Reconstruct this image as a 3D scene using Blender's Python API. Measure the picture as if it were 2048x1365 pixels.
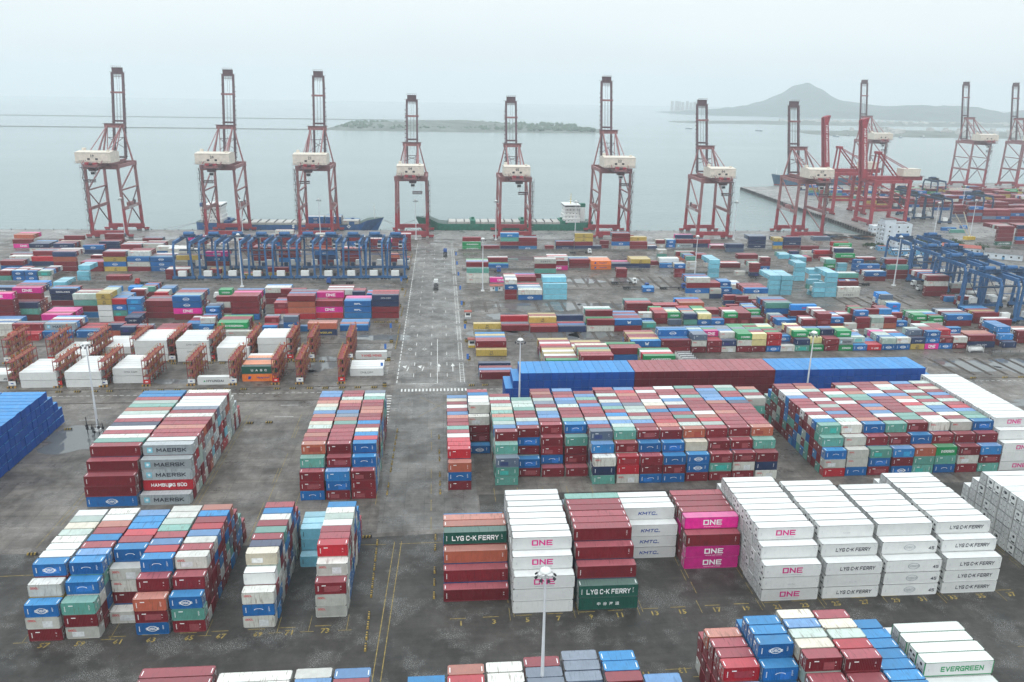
import bpy, math, random, re
from mathutils import Vector, Matrix
from mathutils.bvhtree import BVHTree
R = math.radians
sc = bpy.context.scene
for o in list(bpy.data.objects): bpy.data.objects.remove(o)

# ---------------------------------------------------------------- camera
cam_d = bpy.data.cameras.new("camera"); cam = bpy.data.objects.new("camera", cam_d)
sc.collection.objects.link(cam); sc.camera = cam
cam_d.sensor_width = 36; cam_d.lens = 28.4; cam_d.clip_start = 1; cam_d.clip_end = 40000
CP, CR, CY = 0.29788, -0.016731, 0.089667
_f = Vector((math.sin(CY)*math.cos(CP), math.cos(CY)*math.cos(CP), -math.sin(CP)))
_r = Vector((math.cos(CY), -math.sin(CY), 0)); _d = Vector((-math.sin(CY)*math.sin(CP), -math.cos(CY)*math.sin(CP), -math.cos(CP)))
_r2 = math.cos(CR)*_r + math.sin(CR)*_d; _d2 = -math.sin(CR)*_r + math.cos(CR)*_d
cam.matrix_world = Matrix(((_r2.x, -_d2.x, -_f.x, 0), (_r2.y, -_d2.y, -_f.y, 0), (_r2.z, -_d2.z, -_f.z, 100.52), (0, 0, 0, 1)))

# ---------------------------------------------------------------- overcast sky, weak veiled sun
SUN_EL, SUN_AZ = 58, 200
w = bpy.data.worlds.new("World"); sc.world = w; w.use_nodes = True
nt = w.node_tree; nt.nodes.clear()
sky = nt.nodes.new('ShaderNodeTexSky'); sky.sky_type = 'NISHITA'; sky.sun_disc = False
sky.sun_elevation = R(SUN_EL); sky.sun_rotation = R(SUN_AZ); sky.air_density = 1.6; sky.dust_density = 6; sky.ozone_density = 1.5
hs = nt.nodes.new('ShaderNodeHueSaturation'); hs.inputs['Saturation'].default_value = 0.12
mix = nt.nodes.new('ShaderNodeMix'); mix.data_type = 'RGBA'
mix.inputs[0].default_value = 0.75
CLOUD = (11.0, 12.0, 12.3, 1)            # even cloud deck, in the sky texture's own units
nz = nt.nodes.new('ShaderNodeTexNoise'); nz.inputs['Scale'].default_value = 2.2; nz.inputs['Detail'].default_value = 3
tc = nt.nodes.new('ShaderNodeTexCoord'); mp = nt.nodes.new('ShaderNodeMapping'); mp.inputs['Scale'].default_value = (1, 1, 4)
cr = nt.nodes.new('ShaderNodeValToRGB'); cr.color_ramp.elements[0].position = .3; cr.color_ramp.elements[1].position = .7
cr.color_ramp.elements[0].color = (CLOUD[0]*.93, CLOUD[1]*.94, CLOUD[2]*.95, 1); cr.color_ramp.elements[1].color = CLOUD
nt.links.new(tc.outputs['Generated'], mp.inputs[0]); nt.links.new(mp.outputs[0], nz.inputs[0]); nt.links.new(nz.outputs[0], cr.inputs[0])
bg = nt.nodes.new('ShaderNodeBackground'); bg.inputs[1].default_value = 0.1
wo = nt.nodes.new('ShaderNodeOutputWorld')
nt.links.new(sky.outputs[0], hs.inputs['Color']); nt.links.new(hs.outputs[0], mix.inputs[6]); nt.links.new(cr.outputs[0], mix.inputs[7])
sx_ = nt.nodes.new('ShaderNodeSeparateXYZ'); nt.links.new(tc.outputs['Generated'], sx_.inputs[0])          # standard overcast: the zenith is brighter than the horizon
mz = nt.nodes.new('ShaderNodeMath'); mz.operation = 'MULTIPLY_ADD'; mz.use_clamp = False; mz.inputs[1].default_value = .72; mz.inputs[2].default_value = 1
mxz = nt.nodes.new('ShaderNodeMath'); mxz.operation = 'MAXIMUM'; mxz.inputs[1].default_value = 0; nt.links.new(sx_.outputs[2], mxz.inputs[0]); nt.links.new(mxz.outputs[0], mz.inputs[0])
vs = nt.nodes.new('ShaderNodeVectorMath'); vs.operation = 'SCALE'; nt.links.new(mix.outputs[2], vs.inputs[0]); nt.links.new(mz.outputs[0], vs.inputs['Scale'])
nt.links.new(vs.outputs[0], bg.inputs[0]); nt.links.new(bg.outputs[0], wo.inputs[0])
sd = bpy.data.lights.new("sun", 'SUN'); sd.energy = 0.5; sd.angle = R(20); sd.color = (1, .97, .93)
so = bpy.data.objects.new("sun", sd); sc.collection.objects.link(so)
so.rotation_euler = (R(90-SUN_EL), 0, R(-SUN_AZ+180))
sc.view_settings.view_transform = 'Standard'; sc.view_settings.look = 'None'; sc.view_settings.gamma = 1
sc.view_settings.exposure = 0.0
sc.cycles.use_denoising = True
sc.cycles.max_bounces = 5; sc.cycles.diffuse_bounces = 3; sc.cycles.glossy_bounces = 3; sc.cycles.volume_bounces = 2
sc.cycles.sample_clamp_indirect = 4

# ---------------------------------------------------------------- helpers
COL = sc.collection
MATS = {}
def node_mat(name):
    m = bpy.data.materials.new(name); m.use_nodes = True
    return m, m.node_tree, m.node_tree.nodes['Principled BSDF']
def mat(name, col, rough=.55, var=.12, scale=.6, metal=0, spec=.22):
    """plain painted / mineral surface with soft dirt"""
    if name in MATS: return MATS[name]
    m, t, b = node_mat(name); b.inputs['Roughness'].default_value = rough; b.inputs['Metallic'].default_value = metal
    b.inputs['Specular IOR Level'].default_value = spec
    g = t.nodes.new('ShaderNodeNewGeometry'); n = t.nodes.new('ShaderNodeTexNoise'); n.inputs['Scale'].default_value = scale; n.inputs['Detail'].default_value = 5
    t.links.new(g.outputs['Position'], n.inputs['Vector'])
    r = t.nodes.new('ShaderNodeMapRange'); r.inputs[1].default_value = .3; r.inputs[2].default_value = .7
    r.inputs[3].default_value = 1-var; r.inputs[4].default_value = 1+var; t.links.new(n.outputs[0], r.inputs[0])
    mx = t.nodes.new('ShaderNodeVectorMath'); mx.operation = 'SCALE'; mx.inputs[0].default_value = col[:3]
    t.links.new(r.outputs[0], mx.inputs['Scale']); t.links.new(mx.outputs[0], b.inputs['Base Color'])
    m.diffuse_color = (*col[:3], 1); MATS[name] = m; return m

PAINT = dict(R=(.175,.014,.022), r=(.42,.016,.028), O=(.40,.10,.06), A=(.42,.11,.065), B=(.010,.115,.34), b=(.025,.19,.46), u=(.02,.24,.70),
  l=(.17,.46,.58), n=(.018,.035,.10), S=(.11,.15,.22), W=(.72,.73,.72), w=(.52,.52,.48), c=(.62,.56,.44), g=(.012,.085,.062), G=(.008,.27,.085),
  t=(.10,.31,.26), T=(.36,.46,.41), p=(.66,.018,.26), y=(.46,.33,.08), m=(.33,.37,.39), H=(.80,.20,.04), Z=(.74,.64,.30), D=(.01,.17,.42), L=(.02,.035,.10), V=(.003,.068,.34), v=(.125,.008,.016))
ALIAS = {'1':'W','2':'W','3':'W','4':'W','5':'W','E':'W','X':'W','Y':'W','h':'r','K':'r','z':'g','N':'n','q':'n','C':'w','i':'B','M':'B','U':'g','a':'B','k':'R'}
CNAME = dict(R='maroon', r='bright red', O='rust orange', A='faded terracotta', B='blue', b='weathered light blue', u='vivid blue', l='pale sky blue', n='navy', S='slate grey',
  W='white', w='pale grey', c='rusty cream', g='dark green', G='bright green', t='teal', T='pale grey green', p='magenta', y='mustard yellow', m='steel grey', H='orange', Z='pale yellow', D='mid blue', L='dark navy', V='deep blue', v='deep maroon')
def paint(c):
    """weathered container paint: grime, rust streaks, wet roofs bleached, with sky sheen painted in"""
    k = 'paint_'+CNAME[c].replace(' ', '_')
    if k in MATS: return MATS[k]
    col = PAINT[c]; white = c in 'WVv'
    m, t, b = node_mat(k); N = t.nodes; L = t.links
    g = N.new('ShaderNodeNewGeometry'); oi = N.new('ShaderNodeObjectInfo'); at = N.new('ShaderNodeAttribute'); at.attribute_name = 'tint'
    ad = N.new('ShaderNodeMath'); ad.operation = 'ADD'; L.new(oi.outputs['Random'], ad.inputs[0]); L.new(at.outputs['Fac'], ad.inputs[1])
    fr = N.new('ShaderNodeMath'); fr.operation = 'FRACT'; L.new(ad.outputs[0], fr.inputs[0])
    n1 = N.new('ShaderNodeTexNoise'); n1.inputs['Scale'].default_value = .7; n1.inputs['Detail'].default_value = 6; n1.inputs['Roughness'].default_value = .65
    L.new(g.outputs['Position'], n1.inputs['Vector'])
    mp = N.new('ShaderNodeMapping'); mp.inputs['Scale'].default_value = (3.6, .4, .4); L.new(g.outputs['Position'], mp.inputs[0])
    n2 = N.new('ShaderNodeTexNoise'); n2.inputs['Scale'].default_value = 1.0; n2.inputs['Detail'].default_value = 4; L.new(mp.outputs[0], n2.inputs['Vector'])
    # brightness
    m1 = N.new('ShaderNodeMapRange'); m1.inputs[1].default_value = .25; m1.inputs[2].default_value = .75; m1.inputs[3].default_value = .78 if not white else .90; m1.inputs[4].default_value = 1.12 if not white else 1.03
    L.new(n1.outputs[0], m1.inputs[0])
    m2 = N.new('ShaderNodeMapRange'); m2.inputs[3].default_value = .78 if not white else .84; m2.inputs[4].default_value = 1.22 if not white else 1.03; L.new(fr.outputs[0], m2.inputs[0])
    mm = N.new('ShaderNodeMath'); mm.operation = 'MULTIPLY'; L.new(m1.outputs[0], mm.inputs[0]); L.new(m2.outputs[0], mm.inputs[1])
    sc1 = N.new('ShaderNodeVectorMath'); sc1.operation = 'SCALE'; sc1.inputs[0].default_value = col; L.new(mm.outputs[0], sc1.inputs['Scale'])
    # roof: bleached paint, plus bright wet-sky sheen painted in as a paler colour
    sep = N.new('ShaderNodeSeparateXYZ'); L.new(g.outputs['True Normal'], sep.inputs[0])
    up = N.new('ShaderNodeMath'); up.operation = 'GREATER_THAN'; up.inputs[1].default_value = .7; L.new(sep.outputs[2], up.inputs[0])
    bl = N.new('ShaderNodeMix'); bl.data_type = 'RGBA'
    grey = sum(col)/3; fade_sheen = {'B':(.06,.27,.54),'D':(.05,.26,.62),'u':(.05,.30,.72),'R':(.36,.105,.125),'r':(.50,.10,.12),'V':(.05,.31,.68),'v':(.42,.13,.15)}[c] if c in 'BDuRrVv' else tuple(min(.85, x*.80+.09+grey*.35) for x in col) if not white else (.80, .81, .80)
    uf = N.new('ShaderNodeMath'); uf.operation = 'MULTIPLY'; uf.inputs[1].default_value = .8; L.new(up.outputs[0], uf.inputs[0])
    sc2 = N.new('ShaderNodeVectorMath'); sc2.operation = 'SCALE'; sc2.inputs[0].default_value = fade_sheen; L.new(mm.outputs[0], sc2.inputs['Scale'])
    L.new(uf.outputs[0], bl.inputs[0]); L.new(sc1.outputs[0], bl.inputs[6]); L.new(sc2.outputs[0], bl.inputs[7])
    # rust / grime streaks
    ru = N.new('ShaderNodeMapRange'); ru.inputs[1].default_value = .55; ru.inputs[2].default_value = .72; ru.inputs[3].default_value = 0
    ru.inputs[4].default_value = {'W': .16, 'V': .12, 'v': .15, 'u': .15, 'p': .2, 'l': .15}.get(c, .8); L.new(n2.outputs[0], ru.inputs[0])
    rr = N.new('ShaderNodeMath'); rr.operation = 'MULTIPLY'; L.new(ru.outputs[0], rr.inputs[0]); L.new(fr.outputs[0], rr.inputs[1])
    rx = N.new('ShaderNodeMix'); rx.data_type = 'RGBA'; rx.inputs[7].default_value = (.13, .075, .045, 1) if c in 'wcTtZAO' else tuple(x*.4+.02 for x in col)+(1,)
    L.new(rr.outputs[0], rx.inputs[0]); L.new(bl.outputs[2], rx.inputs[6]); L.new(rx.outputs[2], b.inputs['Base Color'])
    ro = N.new('ShaderNodeMapRange'); ro.inputs[1].default_value = .35; ro.inputs[2].default_value = .65; ro.inputs[3].default_value = .30; ro.inputs[4].default_value = .6
    L.new(n1.outputs[0], ro.inputs[0]); L.new(ro.outputs[0], b.inputs['Roughness'])
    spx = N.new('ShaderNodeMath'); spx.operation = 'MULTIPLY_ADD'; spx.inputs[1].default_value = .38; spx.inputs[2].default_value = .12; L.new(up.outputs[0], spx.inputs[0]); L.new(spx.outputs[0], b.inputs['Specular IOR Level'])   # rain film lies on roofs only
    # shallow corrugation on plain faces carrying uv (metres along the wall)
    m.diffuse_color = (*col, 1); MATS[k] = m; return m

class MB:
    """collects boxes, beams, tubes and text; build() links them as one mesh object"""
    def __init__(s): s.v = []; s.f = []; s.m = []; s.t = []; s.mats = []; s.tint = 0
    def mi(s, m):
        if m not in s.mats: s.mats.append(m)
        return s.mats.index(m)
    def quad(s, pts, m):
        n = len(s.v); s.v += [tuple(p) for p in pts]; s.f.append(tuple(range(n, n+len(pts)))); s.m.append(s.mi(m)); s.t.append(s.tint)
    def box(s, x0, y0, z0, x1, y1, z1, m, skip=''):
        n = len(s.v); i = s.mi(m)
        s.v += [(x0,y0,z0),(x1,y0,z0),(x1,y1,z0),(x0,y1,z0),(x0,y0,z1),(x1,y0,z1),(x1,y1,z1),(x0,y1,z1)]
        F = {'-': (0,3,2,1), '+': (4,5,6,7), 'f': (0,1,5,4), 'r': (1,2,6,5), 'b': (2,3,7,6), 'l': (3,0,4,7)}
        for k, q in F.items():
            if k not in skip: s.f.append(tuple(n+a for a in q)); s.m.append(i); s.t.append(s.tint)
    def beam(s, a, b, w, h, m, w2=None, h2=None):
        a = Vector(a); b = Vector(b); d = (b-a); 
        if d.length < 1e-6: return
        d.normalize(); up = Vector((0,0,1)) if abs(d.z) < .95 else Vector((0,1,0))
        sx = d.cross(up).normalized(); sy = sx.cross(d).normalized(); n = len(s.v); i = s.mi(m)
        for p, ww, hh in ((a, w, h), (b, w2 or w, h2 or h)):
            for u, v in ((-1,-1),(1,-1),(1,1),(-1,1)): s.v.append(tuple(p+sx*u*ww/2+sy*v*hh/2))
        for q in ((0,1,2,3),(7,6,5,4),(0,4,5,1),(1,5,6,2),(2,6,7,3),(3,7,4,0)): s.f.append(tuple(n+k for k in q)); s.m.append(i); s.t.append(s.tint)
    def tube(s, a, b, r0, r1, m, n=10, cap=True):
        a = Vector(a); b = Vector(b); d = (b-a).normalized(); up = Vector((0,0,1)) if abs(d.z) < .95 else Vector((0,1,0))
        sx = d.cross(up).normalized(); sy = sx.cross(d); k = len(s.v); i = s.mi(m)
        for p, r in ((a, r0), (b, r1)):
            for j in range(n): s.v.append(tuple(p+(sx*math.cos(2*math.pi*j/n)+sy*math.sin(2*math.pi*j/n))*r))
        for j in range(n): s.f.append((k+j, k+n+j, k+n+(j+1)%n, k+(j+1)%n)); s.m.append(i); s.t.append(s.tint)
        if cap: s.f.append(tuple(k+j for j in range(n))); s.m.append(i); s.t.append(s.tint); s.f.append(tuple(k+n+j for j in reversed(range(n)))); s.m.append(i); s.t.append(s.tint)
    def add(s, tv, tf, fn, m):
        n = len(s.v); i = s.mi(m); s.v += [fn(*p) for p in tv]
        for q in tf: s.f.append(tuple(n+a for a in q)); s.m.append(i); s.t.append(s.tint)
    def mesh(s, name, smooth=False):
        me = bpy.data.meshes.new(name); me.from_pydata(s.v, [], s.f)
        for m in s.mats: me.materials.append(m)
        me.polygons.foreach_set('material_index', s.m)
        if smooth: me.polygons.foreach_set('use_smooth', [True]*len(s.f))
        if any(s.t):
            a = me.attributes.new('tint', 'FLOAT', 'FACE'); a.data.foreach_set('value', s.t)
        me.update(); return me
    def build(s, name, parent=None, loc=(0,0,0), rz=0, smooth=False, **k):
        o = bpy.data.objects.new(name, s.mesh(name, smooth)); COL.objects.link(o); o.location = loc; o.rotation_euler.z = rz
        if parent: o.parent = parent
        for a, b in k.items(): o[a] = b
        return o
def inst(name, me, parent=None, loc=(0,0,0), rz=0, **k):
    o = bpy.data.objects.new(name, me); COL.objects.link(o); o.location = loc; o.rotation_euler.z = rz
    if parent: o.parent = parent
    for a, b in k.items(): o[a] = b
    return o
def thing(name, label, cat, loc=(0,0,0), rz=0, group=None):
    o = bpy.data.objects.new(name, None); COL.objects.link(o); o.location = loc; o.rotation_euler.z = rz; o.empty_display_size = .5
    o['label'] = label; o['category'] = cat
    if group: o['group'] = group
    return o
def copy_tree(o, parent=None):
    c = o.copy(); COL.objects.link(c); c.parent = parent
    for ch in list(o.children): copy_tree(ch, c)
    return c
_TX = {}
_G = {'A':[(0,0,.5,1,1,0),(.2,.33,.8,.33)],'B':[(0,0,0,1),(0,1,.8,1,.9,.78,.75,.53,0,.53),(.7,.53,1,.4,1,.15,.85,0,0,0)],'C':[(1,.82,.8,1,.2,1,0,.8,0,.2,.2,0,.8,0,1,.18)],'D':[(0,0,0,1,.7,1,1,.75,1,.25,.7,0,0,0)],
 'E':[(1,1,0,1,0,0,1,0),(0,.5,.85,.5)],'F':[(1,1,0,1,0,0),(0,.5,.8,.5)],'G':[(1,.85,.8,1,.2,1,0,.8,0,.2,.2,0,1,0,1,.45,.55,.45)],'H':[(0,0,0,1),(1,0,1,1),(0,.5,1,.5)],'I':[(.5,0,.5,1)],'J':[(1,1,1,.2,.8,0,.2,0,0,.2)],
 'K':[(0,0,0,1),(1,1,.1,.45),(.35,.55,1,0)],'L':[(0,1,0,0,1,0)],'M':[(0,0,0,1,.5,.35,1,1,1,0)],'N':[(0,0,0,1,1,0,1,1)],'O':[(0,.15,.15,0,.85,0,1,.15,1,.85,.85,1,.15,1,0,.85,0,.15)],'P':[(0,0,0,1,.85,1,1,.85,1,.6,.85,.45,0,.45)],
 'R':[(0,0,0,1,.85,1,1,.85,1,.62,.85,.47,0,.47),(.5,.47,1,0)],'S':[(1,.85,.85,1,.15,1,0,.85,0,.65,.15,.5,.85,.5,1,.35,1,.15,.85,0,.15,0,0,.15)],'T':[(0,1,1,1),(.5,1,.5,0)],'U':[(0,1,0,.2,.2,0,.8,0,1,.2,1,1)],
 'V':[(0,1,.5,0,1,1)],'W':[(0,1,.22,0,.5,.7,.78,0,1,1)],'X':[(0,0,1,1),(0,1,1,0)],'Y':[(0,1,.5,.5,1,1),(.5,.5,.5,0)],'-':[(.1,.5,.9,.5)],'4':[(.75,0,.75,1,0,.3,1,.3)],'5':[(1,1,0,1,0,.55,.8,.55,1,.4,1,.15,.8,0,0,0)]}
_SQ = {'O':[(0,0,1,0,1,1,0,1,0,0)]}
def block_geo(s, th=.19, square=False):
    """bold capitals built from thick strokes; faces carry a tiny depth step each so that none coincide"""
    v, f = [], []; x = 0; W_ = .72
    for ch in s:
        if ch == ' ': x += .42; continue
        g_ = (_SQ.get(ch) if square else None) or _G.get(ch if ch != 'Ü' else 'U'); w_ = .26 if ch == '-' else (.0 if ch == 'I' else (.92 if ch in 'MW' else W_))
        if ch == 'Ü': g_ = g_+[(.25,1.22,.26,1.22),(.74,1.22,.75,1.22)]
        k = 0
        for pl in g_:
            P = [(x+th/2+pl[i]*w_ if ch != 'I' else x+th/2, th/2+pl[i+1]*(1-th)) for i in range(0, len(pl), 2)]
            for a, b in zip(P, P[1:]):
                dx, dy = b[0]-a[0], b[1]-a[1]; l = math.hypot(dx, dy) or 1; dx, dy = dx/l, dy/l; e = th/2; n = len(v)
                v += [(a[0]-dx*e+dy*e, a[1]-dy*e-dx*e, k), (b[0]+dx*e+dy*e, b[1]+dy*e-dx*e, k), (b[0]+dx*e-dy*e, b[1]+dy*e+dx*e, k), (a[0]-dx*e-dy*e, a[1]-dy*e+dx*e, k)]; f.append((n, n+1, n+2, n+3)); k += 1
        x += w_+th+.17
    return v, f, x-.17
def text_geo(s, bold=0.0, res=2):
    """flat outline of a word: verts (x,y), faces; x from 0, cap height 1"""
    k = (s, bold)
    if k in _TX: return _TX[k]
    cu = bpy.data.curves.new('t', 'FONT'); cu.body = s; cu.resolution_u = res; cu.offset = bold; cu.size = 1
    ob = bpy.data.objects.new('t', cu); COL.objects.link(ob); dg = bpy.context.evaluated_depsgraph_get()
    me = ob.evaluated_get(dg).to_mesh(); v = [tuple(p.co) for p in me.vertices]; f = [tuple(p.vertices) for p in me.polygons]
    ob.evaluated_get(dg).to_mesh_clear(); bpy.data.objects.remove(ob); bpy.data.curves.remove(cu)
    if v:
        x0 = min(p[0] for p in v); x1 = max(p[0] for p in v); y0 = min(p[1] for p in v); y1 = max(p[1] for p in v); hh = max(.01, y1-y0)
        v = [((p[0]-x0)/hh, (p[1]-y0)/hh) for p in v]; w_ = (x1-x0)/hh
    else: w_ = 0
    _TX[k] = (v, f, w_); return _TX[k]
def flat(name, col, rough=.5): return mat(name, col, rough, .04, 3)
INK = dict(w=flat('lettering_white', (.85,.86,.86)), k=flat('lettering_dark', (.03,.035,.05)), m=flat('lettering_magenta', (.62,.02,.22)), r=flat('lettering_red', (.62,.02,.03)),
  b=flat('lettering_blue', (.02,.06,.30)), g=flat('lettering_green', (.01,.28,.10)), y=flat('lettering_yellow', (.75,.55,.06)), s=flat('lettering_grey', (.40,.43,.45)), a=flat('emblem_sky_blue', (.18,.50,.62)))
# ================================================================ SEA, GROUND, ROADS
def shore_sheet(name, pts, z, m, z0=None):
    mb = MB(); mb.quad([(x, y, z) for x, y in pts], m)
    if z0 is not None:
        for a, b in zip(pts, pts[1:]+pts[:1]): mb.quad([(a[0],a[1],z0),(b[0],b[1],z0),(b[0],b[1],z),(a[0],a[1],z)], m)
    return mb.build(name, kind='structure')
def ground_mat(name, base, dark, joint, wet, speck=0.0, jx=6.2, jy=5.0):
    m, t, b = node_mat(name); N = t.nodes; L = t.links; g = N.new('ShaderNodeNewGeometry')
    def noise(sc_, det=5, rough=.6, mpv=None):
        n = N.new('ShaderNodeTexNoise'); n.inputs['Scale'].default_value = sc_; n.inputs['Detail'].default_value = det; n.inputs['Roughness'].default_value = rough
        if mpv: mp = N.new('ShaderNodeMapping'); mp.inputs['Scale'].default_value = mpv; L.new(g.outputs['Position'], mp.inputs[0]); L.new(mp.outputs[0], n.inputs['Vector'])
        else: L.new(g.outputs['Position'], n.inputs['Vector'])
        return n
    def rng(src, a, c, d, e, clamp=True):
        r = N.new('ShaderNodeMapRange'); r.inputs[1].default_value = a; r.inputs[2].default_value = c; r.inputs[3].default_value = d; r.inputs[4].default_value = e; L.new(src, r.inputs[0]); return r.outputs[0]
    nA = noise(.045, 6, .62); nB = noise(.35, 6, .7, (1, .6, 1)); nC = noise(2.2, 4, .7); nS = noise(1.0, 3, .6, (.06, .9, 1))
    mixc = N.new('ShaderNodeMix'); mixc.data_type = 'RGBA'; mixc.inputs[6].default_value = (*dark, 1); mixc.inputs[7].default_value = (*base, 1)
    ad = N.new('ShaderNodeMath'); ad.operation = 'ADD'; L.new(rng(nA.outputs[0], .42, .58, 0, .55), ad.inputs[0]); L.new(rng(nB.outputs[0], .42, .60, 0, .45), ad.inputs[1])
    L.new(ad.outputs[0], mixc.inputs[0]); cur = mixc.outputs[2]
    if joint:
        br = N.new('ShaderNodeTexBrick'); br.offset = 0; br.inputs['Scale'].default_value = 1; br.inputs['Mortar Size'].default_value = .06; br.inputs['Mortar Smooth'].default_value = .4
        br.inputs['Brick Width'].default_value = jx; br.inputs['Row Height'].default_value = jy
        br.inputs['Color1'].default_value = (1.12,1.11,1.10,1); br.inputs['Color2'].default_value = (.80,.80,.80,1); br.inputs['Mortar'].default_value = (.55,.54,.53,1)
        L.new(g.outputs['Position'], br.inputs['Vector'])
        mu = N.new('ShaderNodeMix'); mu.data_type = 'RGBA'; mu.blend_type = 'MULTIPLY'; mu.inputs[0].default_value = 1; L.new(cur, mu.inputs[6]); L.new(br.outputs[0], mu.inputs[7]); cur = mu.outputs[2]
    # tyre-worn streaks and fine grain
    mu = N.new('ShaderNodeVectorMath'); mu.operation = 'SCALE'; L.new(cur, mu.inputs[0])
    mm = N.new('ShaderNodeMath'); mm.operation = 'MULTIPLY'; L.new(rng(nC.outputs[0], .2, .8, .80, 1.2), mm.inputs[0]); L.new(rng(nS.outputs[0], .3, .7, .82, 1.15), mm.inputs[1]); L.new(mm.outputs[0], mu.inputs['Scale']); cur = mu.outputs[0]
    if speck:
        nP = noise(5.5, 2, .8); nQ = noise(.13, 5, .65)
        k = N.new('ShaderNodeMath'); k.operation = 'MULTIPLY'; L.new(rng(nP.outputs[0], .52, .62, 0, 1), k.inputs[0]); L.new(rng(nQ.outputs[0], .50, .62, 0, 1), k.inputs[1])
        k2 = N.new('ShaderNodeMath'); k2.operation = 'MULTIPLY'; k2.inputs[1].default_value = speck; L.new(k.outputs[0], k2.inputs[0])
        mx = N.new('ShaderNodeMix'); mx.data_type = 'RGBA'; mx.inputs[7].default_value = (.30,.30,.29,1); L.new(k2.outputs[0], mx.inputs[0]); L.new(cur, mx.inputs[6]); cur = mx.outputs[2]
    L.new(cur, b.inputs['Base Color'])
    # wetness: standing film in the hollows
    wetn = noise(.09, 7, .68, (1, 1.4, 1)); r = rng(wetn.outputs[0], .44, .60, .62, wet)
    L.new(r, b.inputs['Roughness']); b.inputs['Specular IOR Level'].default_value = .34
    bu = N.new('ShaderNodeBump'); bu.inputs['Strength'].default_value = .15; bu.inputs['Distance'].default_value = .02; L.new(nC.outputs[0], bu.inputs['Height']); L.new(bu.outputs[0], b.inputs['Normal'])
    return m
M_CONC = ground_mat('yard_concrete', (.185,.168,.152), (.062,.054,.048), True, .24)
M_ROAD = ground_mat('road_concrete', (.205,.195,.185), (.085,.079,.074), True, .18, 0, 5.0, 6.0)
M_ASPH = ground_mat('wet_asphalt', (.055,.050,.045), (.026,.023,.021), False, .34, .9)
M_APRON = ground_mat('quay_concrete', (.31,.30,.29), (.17,.165,.16), True, .2, 0, 8, 8)
# water
mw, t, b = node_mat('sea_water'); b.inputs['Base Color'].default_value = (.19,.25,.262,1); b.inputs['Roughness'].default_value = .16; b.inputs['IOR'].default_value = 1.33
g = t.nodes.new('ShaderNodeNewGeometry'); mp = t.nodes.new('ShaderNodeMapping'); mp.inputs['Scale'].default_value = (.10, .22, 1)
n = t.nodes.new('ShaderNodeTexNoise'); n.inputs['Scale'].default_value = 1.0; n.inputs['Detail'].default_value = 9; n.inputs['Roughness'].default_value = .62
t.links.new(g.outputs['Position'], mp.inputs[0]); t.links.new(mp.outputs[0], n.inputs['Vector'])
bu = t.nodes.new('ShaderNodeBump'); bu.inputs['Strength'].default_value = .55; bu.inputs['Distance'].default_value = 1.6; t.links.new(n.outputs[0], bu.inputs['Height']); t.links.new(bu.outputs[0], b.inputs['Normal'])
mp2 = t.nodes.new('ShaderNodeMapping'); mp2.inputs['Scale'].default_value = (.0012, .0075, 1); n2 = t.nodes.new('ShaderNodeTexNoise'); n2.inputs['Scale'].default_value = 1; n2.inputs['Detail'].default_value = 5
t.links.new(g.outputs['Position'], mp2.inputs[0]); t.links.new(mp2.outputs[0], n2.inputs['Vector'])
cr = t.nodes.new('ShaderNodeValToRGB'); cr.color_ramp.elements[0].position = .3; cr.color_ramp.elements[0].color = (.155,.215,.22,1); cr.color_ramp.elements[1].position = .7; cr.color_ramp.elements[1].color = (.215,.275,.275,1)
t.links.new(n2.outputs[0], cr.inputs[0]); t.links.new(cr.outputs[0], b.inputs['Base Color'])
SEA = -3.4
mb = MB(); mb.quad([(-5200,-390,SEA),(6200,-390,SEA),(6200,8600,SEA),(-5200,8600,SEA)], mw); mb.build('sea_water', kind='structure')
LAND = [(-1500,-350),(1500,-350),(1500,1030),(640,990),(347,926),(334,586),(305,612),(303,613.2),(-1500,614)]
shore_sheet('ground', LAND, 0, M_CONC, SEA-.8)
shore_sheet('quay_apron', [(-1490,575.2),(318,575.2),(322,594),(304,610.5),(302.5,611.8),(-1490,612.6)], .004, M_APRON)
shore_sheet('pier_pavement', [(338,590),(349,922),(630,982),(1400,1020),(1400,600),(440,600),(372,560)], .004, M_APRON)
shore_sheet('yard_road', [(-11.5,172.5),(8.6,173.5),(8.2,575.1),(-16.8,575.1),(-17.2,296),(-17.4,240),(-16,172)], .008, M_ROAD)
shore_sheet('access_road', [(330,420),(360,420),(372,545),(430,660),(700,640),(700,665),(420,690),(345,590),(318,560),(300,500),(296,470)], .008, M_ROAD)
shore_sheet('front_pavement', [(-400,-340),(500,-340),(500,190),(9,190),(9,171.6),(-14,170.5),(-34,168.5),(-60,168),(-90,167.6),(-400,167)], .012, M_ASPH)
M_LINE = mat('road_paint_white', (.62,.62,.60), .5, .35, 1.3); M_YLINE = mat('road_paint_yellow', (.27,.20,.06), .6, .5, 1.1)
mk = MB(); my = MB(); ZL = .020
def strip(mb_, x0, y0, x1, y1, w_, m, z=ZL):
    d = Vector((x1-x0, y1-y0, 0)); d.normalize(); s = Vector((-d.y, d.x, 0))*w_/2
    mb_.quad([(x0-s.x, y0-s.y, z), (x0+s.x, y0+s.y, z), (x1+s.x, y1+s.y, z), (x1-s.x, y1-s.y, z)][::-1], m)
def dashes(mb_, x0, y0, x1, y1, on, off, w_, m, skip=0.0, seed=1):
    L_ = math.hypot(x1-x0, y1-y0); n = int(L_/(on+off)); rr = random.Random(seed)
    for i in range(n):
        if rr.random() < skip: continue
        a = i*(on+off)/L_; c = (i*(on+off)+on)/L_; strip(mb_, x0+(x1-x0)*a, y0+(y1-y0)*a, x0+(x1-x0)*c, y0+(y1-y0)*c, w_, m)
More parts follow.
